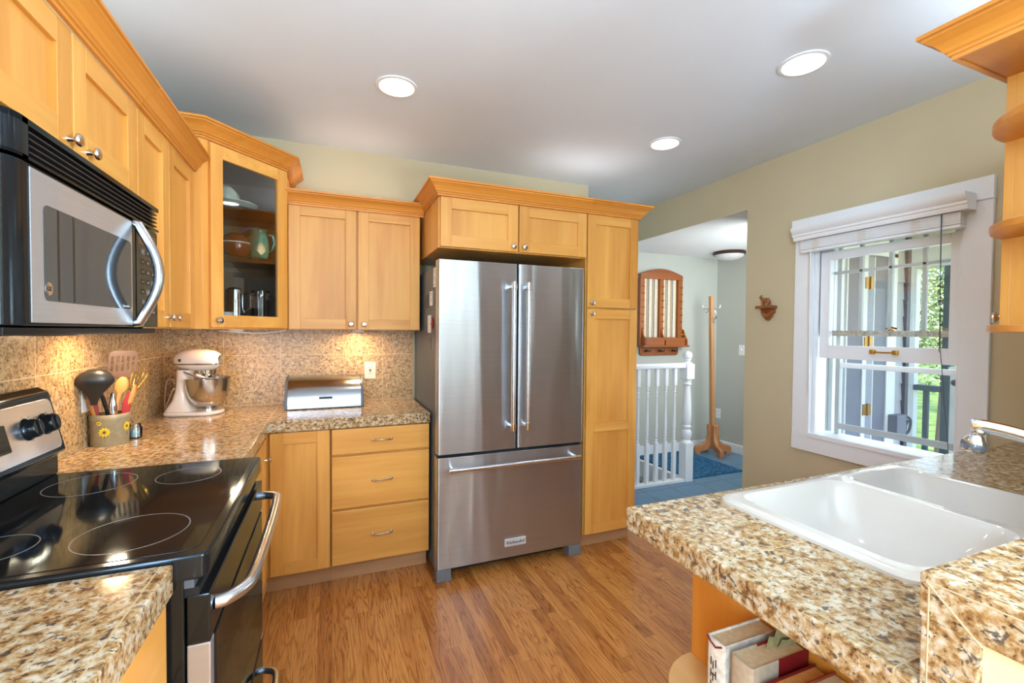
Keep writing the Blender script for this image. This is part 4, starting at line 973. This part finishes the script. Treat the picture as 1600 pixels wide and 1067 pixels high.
utensil('ladle', 'big black ladle leaning at the front of the utensil crock', f_ladle, 'ladle')
def f_spat(t):
    b = MB(); b.tube([(.07, -.86, .94), (.085, -.83, 1.08), (.092, -.815, 1.18)], [.006, .006, .005], REDP, 10); b.build('handle', t)
    CLR = flat('smoky_nylon', srgb(108, 78, 60), .3); b = MB().axes((.094, -.812, 1.175), (.94, .33, 0), (-.33, .94, 0), (0.05, .12, 1))
    for i in range(6): x = -.042+.0168*i; b.box(x-.0042, x+.0042, -.0015, .0015, .03, .095, CLR)
    b.prism([(-.022, 0), (.022, 0), (.046, .03), (-.046, .03)], -.0015, .0015, CLR, 'xz'); b.prism([(-.046, .092), (.046, .092), (.044, .108), (.03, .116), (-.03, .116), (-.044, .108)], -.0015, .0015, CLR, 'xz'); b.build('slotted_blade', t)
utensil('slotted_turner', 'translucent slotted turner standing at the back of the crock', f_spat, 'spatula')
def f_wood(t):
    b = MB(); b.tube([(.088, -.895, .935), (.098, -.888, 1.02), (.105, -.88, 1.09), (.11, -.876, 1.12)], [.006, .006, .006, .009], WSP, 10); b.build('handle', t)
    b = MB().axes((.116, -.872, 1.150), (.94, .33, 0), (-.33, .94, 0), (.12, .05, 1)); b.ball((0, 0, 0), .022, WSP, 18, 12, 1, .35, 1.65); b.build('bowl', t)
utensil('wooden_spoon', 'wooden spoon standing right of the ladle in the crock', f_wood, 'spoon')
def f_wood2(t):
    b = MB(); b.tube([(.055, -.92, .94), (.045, -.925, 1.04), (.03, -.925, 1.10), (.024, -.925, 1.135)], [.007, .010, .013, .012], WSP, 10, .5); b.build('paddle', t)
utensil('wooden_spatula', 'pale wooden spatula slanting left below the ladle', f_wood2, 'spatula')
def f_red(t):
    b = MB(); b.prism([(-.012, 0), (.012, 0), (.017, .08), (.010, .11), (-.004, .115), (-.014, .08)], -.003, .003, REDP, 'xz') if False else None
    b = MB().axes((.122, -.875, 1.02), (.94, .33, 0), (-.33, .94, 0), (.10, .05, 1)); b.prism([(-.010, -.08), (.010, -.08), (.017, .05), (.014, .098), (.004, .105), (-.010, .06)], -.003, .003, REDP, 'xz'); b.build('blade', t, .002)
utensil('red_spatula', 'red silicone spatula on the right side of the crock', f_red, 'spatula')
def f_red2(t):
    b = MB().axes((.042, -.90, 1.02), (.94, .33, 0), (-.33, .94, 0), (-.16, .05, 1)); b.prism([(-.012, -.08), (.012, -.08), (.014, .08), (-.014, .095)], -.003, .003, REDP, 'xz'); b.build('blade', t, .002)
utensil('red_scraper', 'red scraper on the left side of the crock behind the pale spatula', f_red2, 'spatula')
def f_whisk(t):
    b = MB(); b.tube([(.09, -.85, .94), (.12, -.83, 1.07), (.132, -.822, 1.10)], .006, SATIN, 10); b.build('handle', t)
    b = MB(); w = Vector((.132, -.822, 1.10)); d = Vector((.25, .18, 1)).normalized(); u = Vector((.94, -.235, 0)).normalized(); v = d.cross(u)
    for k in range(5):
        a = PI*k/5; q = u*math.cos(a)+v*math.sin(a); pts = []
        for i in range(13):
            s_ = PI*i/12*1.0; h = math.sin(PI*i/12*.5*2/2)  # loop
            tt = 2*i/12 if i <= 6 else 2-2*i/12
            pts.append(tuple(w+d*.105*math.sin(PI/2*min(1, tt))+q*(.030*math.sin(PI*tt*.78))*(1 if i <= 6 else -1)))
        b.tube(pts, .0011, BRASS, 5)
    b.build('wires', t)
utensil('whisk', 'wire whisk leaning out of the right back of the crock', f_whisk, 'whisk')
def f_tool(t):
    b = MB(); b.tube([(.10, -.87, .94), (.135, -.868, 1.06), (.15, -.866, 1.11), (.158, -.865, 1.15)], [.005, .006, .010, .006], WSP, 10, .5); b.build('paddle', t)
utensil('wooden_paddle', 'slim wooden paddle leaning far right out of the crock', f_tool, 'spatula')
def f_beat(t):
    b = MB(); b.lathe([(.012, 0), (.014, .05), (.010, .10), (.004, .11), (.0001, .112)], (.098, -.905, 1.02), CHROME, 14); b.build('shaft', t)
utensil('steel_masher', 'shiny steel tool between ladle and wooden spoon', f_beat, 'masher')
t = thing('glass_jar', 'small glass jar with blue candies behind the crock', 'jar', (.135, -.79, .914))
b = MB(); b.lathe([(.022, 0), (.026, .004), (.028, .045), (.022, .055), (.022, .062), (.020, .062), (.020, .055), (.025, .045), (.023, .006), (.0001, .005)], (.132, -.795, .914), CLEAR, 22); b.build('jar', t)
b = MB(); BL = flat('blue_candy', srgb(140, 190, 200), .5); b.lathe([(.020, .007), (.022, .03), (.012, .037), (.0001, .038)], (.132, -.795, .914), BL, 18); b.build('contents', t, label='pale blue contents')

# under-cabinet lamps
def puck(x, y, lab, e):
    t = thing('under_cabinet_light', lab, 'light', (x, y, 1.37)); b = MB(); b.lathe([(.036, 1.384), (.036, 1.372), (.031, 1.370), (.031, 1.374)], (x, y, 0), PLASTICW, 28, caps=False); b.build('housing', t)
    b = MB(); b.lathe([(.0001, 1.3715), (.031, 1.3715)], (x, y, 0), WARM, 24, caps=False); b.build('lens', t)
    lamp('under_cabinet_lamp', 'AREA', (x, y, 1.367), e, (1, .66, .36), look=(x, y, .5), shape='DISK', size=.055)
puck(1.075, -.15, 'round warm puck light under the cabinet above the bread box', 1.5)
puck(.43, -.33, 'round warm puck light under the glass corner cabinet', 1.3)
puck(.15, -1.03, 'round warm puck light under the narrow cabinet beside the microwave', 1.7)
b = MB(); b.tube(smooth_path([(.34, -.28, 1.375), (.40, -.24, 1.368), (.50, -.20, 1.362), (.58, -.18, 1.366), (.66, -.16, 1.378)]), .003, PLASTICW, 8); meta(b.build('drooping_cable'), 'white cord drooping under the glass corner cabinet', 'cord')

# ceiling lights
def downlight(x, y, lab, e=4):
    t = thing('recessed_light', lab, 'ceiling light', (x, y, H)); b = MB(); b.lathe([(.098, H-.0005), (.097, H-.006), (.083, H-.008), (.078, H-.001)], (x, y, 0), PLASTICW, 40, caps=False); b.build('trim_ring', t)
    b = MB(); b.lathe([(.0001, H-.0035), (.078, H-.003)], (x, y, 0), LAMP, 36, caps=False); b.build('lens', t)
    lamp('recessed_lamp', 'SPOT', (x, y, H-.012), e, (1, .97, .93), look=(x, y, 0), spot_size=2.5, spot_blend=.7, shadow_soft_size=.075)
downlight(1.21, -.914, 'round recessed ceiling light above the worktop corner')
downlight(2.834, -1.797, 'round recessed ceiling light closest to the window')
downlight(2.854, -.894, 'round recessed ceiling light above the front of the pantry')
# ================================================================== HALL
t = thing('hall_ceiling_light', 'bronze-rimmed flush ceiling light with a frosted bowl in the hall', 'ceiling light', (5.0, .62, 2.285))
lx, ly = 4.98, .54
b = MB(); b.lathe([(.10, 2.285), (.165, 2.275), (.168, 2.255), (.155, 2.240), (.15, 2.245)], (lx, ly, 0), flat('bronze', srgb(74, 50, 40), .4, .5), 40); b.build('rim', t)
b = MB(); b.lathe([(.152, 2.244), (.14, 2.222), (.10, 2.20), (.05, 2.188), (.0001, 2.185)], (lx, ly, 0), flat('frosted_glass', srgb(214, 216, 216), .4), 36); b.build('bowl', t)
# wall rack
t = thing('wall_rack', 'cherry-stained wall rack with an arched top and brass pegs', 'rack', (4.39, .93, 1.14))
yb, yf = .953, .905
x0, x1 = 4.085, 4.675
b = MB(); arch = [(x0, 1.985), (x1, 1.985), (x1, 2.035)]+[(x1-(x1-x0)*i/12, 2.035+.065*math.sin(PI*i/12)) for i in range(1, 12)]+[(x0, 2.035)]
b.prism(arch, yf, yb, CHERRYX, 'xz'); b.build('arched_top', t, .004)
STRIP = flat('cream_slat', srgb(226, 214, 190), .6); BRS = wood('rod_wood', 'z', srgb(190, 140, 90), srgb(150, 96, 54))
for i in range(6):
    x = x0+.085+(i*.077 if i < 3 else i*.077+.030); b = MB(); b.box(x-.020, x+.020, yb-.012, yb-.004, 1.26, 1.99, STRIP); b.build('slat', t, .001)
    b = MB(); b.box(x+.022, x+.034, yb-.010, yb-.003, 1.26, 1.99, BRS); b.build('slat', t, .001)
for x, w in ((x0+.028, .03), ((x0+x1)/2, .026), (x1-.028, .03)):
    b = MB(); b.box(x-w, x+w, yf+.005, yb, 1.24, 1.99, CHERRY); up1 = b.build('upright', t, .002)
    for k in range(8):
        z = 1.35+.078*k; b = MB(); b.tube([(x+.004, yf+.006, z), (x+.004, yf-.020, z), (x+.004, yf-.028, z+.008), (x+.004, yf-.028, z+.016)], .005, BRASS, 7); b.lathe([(.011, 0), (.010, -.003)], (x+.004, yf+.005, z), BRASS, 10, axis=1); b.build('peg', up1)
b = MB(); b.box(x0-.005, x1+.04, yf-.075, yb, 1.222, 1.243, CHERRYX); b.build('shelf', t, .003)
b = MB(); b.box(x0+.03, x1-.01, yf-.062, yf-.052, 1.243, 1.33, CHERRYX); 
for x in (x0+.03, (x0+x1)/2, x1+.02): b.prism([(yb, 1.243), (yf-.062, 1.243), (yf-.062, 1.30), (yf-.02, 1.36), (yf, 1.42), (yb, 1.42)], x-.009, x+.009, CHERRY, 'yz')
b.build('letter_box', t, .002)
b = MB(); b.prism(rrect(x0+.02, x1-.03, 1.125, 1.222, [.035, .035, .003, .003], 5), yb-.022, yb, CHERRYX, 'xz'); lb = b.build('hook_board', t, .003)
DKB = flat('dark_hook_iron', srgb(58, 40, 30), .4, .6)
for x in (x0+.10, (x0+x1)/2-.005, x1-.11):
    b = MB()
    for d in (-.035, 0, .035): b.tube([(x+d*.3, yb-.02, 1.178), (x+d, yb-.05, 1.170), (x+d, yb-.062, 1.184), (x+d, yb-.060, 1.195)], .0045, DKB, 7)
    b.lathe([(.016, 0), (.014, -.005)], (x, yb-.022, 1.178), DKB, 12, axis=1); b.build('triple_hook', lb)
# coat stand
t = thing('coat_stand', 'tall pine coat stand on scrolled feet in the hall corner', 'coat stand', (4.985, .70, 0))
sx_, sy_ = 4.955, .70
b = MB(); b.add([(sx_-.025, sy_-.025, .06), (sx_+.025, sy_-.025, .06), (sx_+.025, sy_+.025, .06), (sx_-.025, sy_+.025, .06), (sx_-.06-.021, sy_-.02, 1.80), (sx_-.06+.021, sy_-.02, 1.80), (sx_-.06+.021, sy_+.02, 1.80), (sx_-.06-.021, sy_+.02, 1.80)], [(0, 1, 2, 3), (4, 5, 6, 7), (0, 1, 5, 4), (1, 2, 6, 5), (2, 3, 7, 6), (3, 0, 4, 7)], PINE); b.build('post', t, .006)
FEET = wood('foot_pine', 'x', srgb(200, 140, 92), srgb(172, 108, 62))
for a in (-PI/2-.35, -.35, PI/2-.35, PI-.35):
    b = MB().axes((sx_, sy_, 0), (math.cos(a), math.sin(a), 0), (-math.sin(a), math.cos(a), 0), (0, 0, 1))
    b.prism([(.03, .10), (.03, .335), (.055, .345), (.066, .33), (.06, .24), (.075, .16), (.12, .115), (.175, .105), (.205, .095), (.215, .06), (.205, .0), (.145, .0), (.15, .03), (.07, .05)], -.02, .02, FEET, 'xz'); b.build('foot', t, .005)
CHK = flat('hook_chrome', (.7, .7, .7, 1), .2, 1)
for z, a0 in ((1.66, -.9), (1.55, -1.75), (1.55, .2), (1.66, 2.2)):
    c = Vector((sx_-.055, sy_, z)); d = Vector((math.cos(a0), math.sin(a0), 0)); b = MB()
    b.tube([tuple(c+d*.028), tuple(c+d*.07+Vector((0, 0, -.01))), tuple(c+d*.09+Vector((0, 0, .015))), tuple(c+d*.092+Vector((0, 0, .035)))], .0055, CHK, 8); b.tube([tuple(c+d*.028+Vector((0, 0, -.015))), tuple(c+d*.05+Vector((0, 0, -.05))), tuple(c+d*.065+Vector((0, 0, -.035)))], .0045, CHK, 8); b.build('coat_hook', t)
# rug
b = MB(); b.prism(rrect(4.05, 4.74, .10, .90, .01, 3), 0, .012, RUG); meta(b.build('rug', None, .004), 'dark blue patterned rug on the slate hall floor', 'rug')
# stair railing
t = thing('stair_railing', 'white turned-baluster railing with a ball-topped newel at the stairs', 'railing', (3.4, .09, 0))
ry = .092
def newel(x, y):
    b = MB(); b.box(x-.045, x+.045, y-.045, y+.045, 0, .36, WHITE); b.box(x-.045, x+.045, y-.045, y+.045, .955, 1.095, WHITE)
    pr = [(.045, .36), (.040, .375), (.032, .385), (.040, .41), (.046, .44), (.042, .47), (.030, .485), (.040, .50), (.040, .515), (.032, .525), (.040, .56), (.041, .62), (.038, .72), (.033, .82), (.028, .88), (.030, .895), (.040, .905), (.034, .92), (.034, .935), (.045, .955)]
    b.lathe(pr, (x, y, 0), WHITE, 24)
    b.lathe([(.045, 1.095), (.04, 1.105), (.022, 1.115), (.020, 1.125), (.034, 1.133), (.030, 1.14)], (x, y, 0), WHITE, 24); b.ball((x, y, 1.172), .042, WHITE, 20, 14); return b.build('newel_post', t, .003)
newel(3.995, ry)
b = MB(); b.prism([(ry-.030, 1.058), (ry+.030, 1.058), (ry+.034, 1.075), (ry+.034, 1.092), (ry+.022, 1.104), (ry-.022, 1.104), (ry-.034, 1.092), (ry-.034, 1.075)], 2.86, 3.95, WHITE, 'yz'); b.build('handrail', t, .003)
b = MB(); b.box(2.86, 3.95, ry-.036, ry+.036, 0, .026, WHITE); b.build('shoe_rail', t, .003)
for i in range(10):
    x = 3.848-.102*i
    if x < 2.9: break
    b = MB(); b.box(x-.0165, x+.0165, ry-.0165, ry+.0165, .026, .39, WHITE); b.box(x-.0165, x+.0165, ry-.0165, ry+.0165, .90, 1.058, WHITE)
    pr = [(.016, .39), (.010, .40), (.014, .412), (.009, .424), (.014, .438), (.009, .452), (.015, .47), (.010, .485), (.014, .505), (.014, .54), (.011, .66), (.0085, .80), (.012, .815), (.008, .828), (.013, .842), (.008, .856), (.014, .87), (.010, .885), (.016, .90)]
    b.lathe(pr, (x, ry, 0), WHITE, 14); b.build('baluster', t, .002)
# carved bracket on the kitchen wall
wy, wz = -.965, 1.555
t = thing('carved_bracket', 'small carved walnut bracket shelf on the wall left of the window', 'bracket shelf', (XR, wy, wz))
b = MB(); b.prism([(wy-.062, wz), (wy+.062, wz), (wy+.062, wz+.018), (wy-.062, wz+.018)], XR-.062, XR-.001, WALNUT, 'yz'); b.build('ledge', t, .003)
b = MB(); pp = [(wy-.058, wz), (wy-.05, wz-.02), (wy-.052, wz-.028), (wy-.036, wz-.042), (wy-.038, wz-.052), (wy-.024, wz-.064), (wy-.012, wz-.078), (wy, wz-.084), (wy+.012, wz-.078), (wy+.024, wz-.064), (wy+.038, wz-.052), (wy+.036, wz-.042), (wy+.052, wz-.028), (wy+.05, wz-.02), (wy+.058, wz)]
b.prism(pp, XR-.016, XR-.001, WALNUT, 'yz')
for k in range(5):
    a = PI*(k+.5)/5; b.tube([(XR-.016, wy+.045*math.cos(a), wz-.014-.01*math.sin(a)), (XR-.026, wy+.028*math.cos(a), wz-.035), (XR-.02, wy, wz-.066)], [.006, .009, .004], WALNUT, 8)
b.build('carved_back', t, .002)
# ram figurine: one continuous skinned body
def figurine():
    x = XR-.032; z0 = wz+.018
    def q(u, v, w=0): return (x+w, wy-u, z0+v)
    V = [q(0, .036), q(.022, .037), q(-.022, .039), q(-.034, .052), q(-.040, .062), q(-.054, .058), q(.034, .032), q(-.020, .022, .008), q(-.021, .001, .008), q(-.020, .022, -.008), q(-.023, .001, -.008), q(.024, .022, .008), q(.026, .001, .008), q(.022, .022, -.008), q(.021, .001, -.008)]
    Ed = [(0, 1), (0, 2), (2, 3), (3, 4), (4, 5), (1, 6), (2, 7), (7, 8), (2, 9), (9, 10), (1, 11), (11, 12), (1, 13), (13, 14)]
    R = [.0145, .0145, .0125, .0085, .0085, .005, .005, .0055, .0045, .0055, .0045, .006, .0045, .006, .0045]
    L = Vector((x, wy, z0)); me = bpy.data.meshes.new('body'); me.from_pydata([tuple(Vector(v)-L) for v in V], Ed, []); me.materials.append(wood('figurine_wood', 'z', srgb(176, 110, 56), srgb(120, 66, 30)))
    t = thing('animal_figurine', 'little carved wooden goat standing on the bracket shelf', 'figurine', tuple(L))
    o = bpy.data.objects.new('body', me); COL.objects.link(o); o.parent = t
    sk = o.modifiers.new('skin', 'SKIN'); sk.use_smooth_shade = True; o.modifiers.new('sub', 'SUBSURF').render_levels = 2
    for i, r in enumerate(R): me.skin_vertices[0].data[i].radius = (r, r)
    me.skin_vertices[0].data[0].use_root = True
    b = MB(); b.tube([q(-.040, .066, .004), q(-.034, .074, .006), q(-.028, .072, .006)], [.0025, .002, .001], WALNUT, 6); b.tube([q(-.040, .066, -.004), q(-.034, .074, -.006), q(-.028, .072, -.006)], [.0025, .002, .001], WALNUT, 6); b.build('horns', t)
figurine()

# ================================================================== OUTSIDE
EXT = -.83
SIDING = flat('grey_siding', srgb(170, 176, 188), .7, 0, .05, 6); SLATEB = flat('blue_grey_door_paint', srgb(112, 118, 140), .6, 0, .05, 6)
PWHITE = paint('porch_white', srgb(226, 232, 240), .6, 0); SOFF = paint('soffit_cream', srgb(226, 216, 176), .8, 0); DARKW = flat('dark_post', srgb(70, 88, 96), .7, 0, .15, 10)
b = MB(); b.box(3.84, 5.53, EXT+.002, -.80, -.3, 2.6, SIDING)
for i in range(18): z = -.2+.145*i; b.prism([(EXT+.002, z), (EXT-.009, z), (EXT+.001, z+.145)], 5.355, 5.50, SIDING, 'yz')
struct(b, 'wall_porch')
b = MB(); b.box(5.235, 5.355, EXT-.03, EXT, -.3, 2.06, PWHITE); b.box(4.55, 5.355, EXT-.03, EXT, 2.03, 2.16, PWHITE); b.box(4.55, 4.67, EXT-.03, EXT, -.3, 2.03, PWHITE); b.box(4.918, 4.965, EXT-.028, EXT, -.3, 2.03, PWHITE); b.box(4.715, 4.73, EXT-.022, EXT, -.3, 2.03, PWHITE); struct(b, 'trim_porch')
b = MB(); b.box(4.73, 4.918, EXT-.02, EXT, -.2, 2.02, SLATEB); d1 = b.build('door_1', None, .003, kind='structure')
b = MB(); b.box(4.965, 5.055, EXT-.024, EXT, -.2, 2.02, flat('lavender_jamb_paint', srgb(150, 156, 178), .6)); b.box(5.055, 5.066, EXT-.024, EXT, -.2, 2.02, PWHITE); b.box(5.066, 5.235, EXT-.018, EXT, -.2, 2.02, SLATEB); b.build('sidelight_panel', d1)
for z in (1.80, 1.317, .766):
    b = MB(); b.box(4.93, 5.03, EXT-.034, EXT-.028, z-.045, z+.045, BRASSD); b.lathe([(.008, z-.05), (.008, z+.05)], (4.985, EXT-.036, 0), BRASSD, 10); b.build('hinge', d1, label='brass hinge')
b = MB(); b.box(5.50, 5.545, EXT-.03, EXT+.03, -.3, 2.6, flat('dark_corner_paint', srgb(70, 72, 88), .7)); struct(b, 'trim_corner_board')
t = thing('meter_box', 'grey utility box on the porch wall seen through the window', 'box', (5.36, EXT-.05, .63))
b = MB(); b.box(5.27, 5.40, EXT-.10, EXT-.032, .53, .71, SLATEB); b.build('case', t, .006)
b = MB(); b.tube(smooth_path([(5.42, EXT-.07, .70), (5.47, EXT-.09, .66), (5.47, EXT-.08, .56), (5.42, EXT-.06, .54), (5.44, EXT-.09, .66)]), .010, DARKW, 8); b.build('hose_loop', t)
b = MB(); b.box(3.84, 7.1, -4.5, EXT, -.35, -.25, flat('porch_boards', srgb(130, 130, 134), .8)); struct(b, 'floor_porch')
b = MB(); b.box(3.84, 7.25, -4.5, 1.2, 2.45, 2.6, SOFF); struct(b, 'ceiling_porch')
b = MB(); b.box(6.95, 7.15, -4.5, 1.2, 2.12, 2.45, PWHITE); b.box(3.9, 7.0, -2.6, -2.5, 2.2, 2.45, SOFF); struct(b, 'trim_porch_beam')
t = thing('porch_post', 'white square porch post by the grey corner board outside', 'post', (7.0, -.15, -.25))
b = MB(); b.box(6.98, 7.06, -.195, -.12, -.25, 2.12, PWHITE); b.build('shaft', t, .004)
t = thing('porch_post', 'dark wooden porch post at the right side of the window view', 'post', (7.0, -.47, -.25))
b = MB(); b.box(6.98, 7.05, -.51, -.435, -.25, 2.12, DARKW); b.build('shaft', t, .004)
t = thing('porch_post', 'short pale post at the far right edge of the lower window opening', 'post', (5.5, -1.19, -.25))
b = MB(); b.box(5.48, 5.52, -1.215, -1.17, -.25, 1.10, PWHITE); b.box(5.47, 5.53, -1.225, -1.16, 1.10, 1.13, PWHITE); b.build('shaft', t, .004)
t = thing('porch_railing', 'dark porch railing with square balusters in front of the lawn', 'railing', (7.0, -.3, -.25))
b = MB(); b.box(6.96, 7.07, -.434, -.196, .765, .825, DARKW); b.build('top_rail', t, .004)
MB().box(6.98, 7.04, -.434, -.196, -.18, -.12, DARKW).build('bottom_rail', t, .004)
MB().box(6.99, 7.03, -.32, -.275, -.12, .765, DARKW).build('baluster', t, .003)
# lawn and trees
def lawn_mat():
    n = NT('lawn_green'); f = n.noise(n.pos(), 2.2, 5, .6); n.set(Base_Color=n.ramp(f, [(.35, srgb(78, 112, 40)), (.6, srgb(150, 178, 76))]), Roughness=.95); return n.m
b = MB(); b.box(7.3, 60, -30, 40, -1.0, -.86, lawn_mat()); o = b.build('lawn', None, 0, 'sunlit green lawn beyond the porch railing', 'lawn', None, 'stuff')
b = MB(); b.box(-6, 7.3, -30, -6.7, -1.0, -.85, flat('yard_soil', srgb(120, 120, 100), .9)); struct(b, 'ground')
BARK = flat('bark', srgb(90, 74, 58), .9, 0, .3, 12)
def tree(x, y, z0, h, rx, rz, n, leafs, lab, seed):
    R = random.Random(seed); t = thing('tree', lab, 'tree', (x, y, z0)); b = MB(); b.tube([(x, y, z0), (x+.1, y, z0+h*.4), (x-.05, y+.1, z0+h*.75)], [.12, .09, .04], BARK, 8); b.build('trunk', t)
    b = MB(); vs, fs, ms = [], [], []
    for i in range(n):
        while True:
            p = Vector((R.uniform(-1, 1), R.uniform(-1, 1), R.uniform(-1, 1)))
            if .35 < p.length < 1: break
        k = 1+.25*math.sin(5*p.x+seed)*math.cos(4*p.z+seed)
        c = Vector((x+p.x*rx*k, y+p.y*rx*k, z0+h*.62+p.z*rz*k)); a = Vector((R.gauss(0, 1), R.gauss(0, 1), R.gauss(0, 1))).normalized(); w = a.orthogonal().normalized(); s_ = R.uniform(.03, .065)
        b.add([tuple(c-a*s_), tuple(c+w*s_*.5), tuple(c+a*s_), tuple(c-w*s_*.5)], [(0, 1, 2, 3)], leafs[i % len(leafs)])
    b.build('crown', t)
LF = [flat('leaf_light', srgb(150, 172, 90), .6), flat('leaf_mid', srgb(96, 130, 64), .6), flat('leaf_dark', srgb(56, 86, 48), .6), flat('leaf_pale', srgb(200, 206, 160), .6)]
tree(11.5, 1.55, -.858, 4.4, .75, 1.4, 5200, [LF[0], LF[1], LF[3]], 'pale sunlit bushy tree filling the middle of the window view', 3)
tree(14.5, 3.75, -.858, 4.6, 1.0, 1.6, 4600, [LF[0], LF[1], LF[2]], 'green leafy tree beside the white porch post', 5)
tree(20.5, 6.7, -.858, 6.5, 2.0, 2.6, 5200, [LF[1], LF[2]], 'taller dark green tree standing behind the pale one', 8)
tree(16.6, 1.3, -.858, 4.4, 1.0, 1.5, 3600, [LF[1], LF[2], LF[0]], 'dark leafy shrub tree behind the dark porch post', 11)
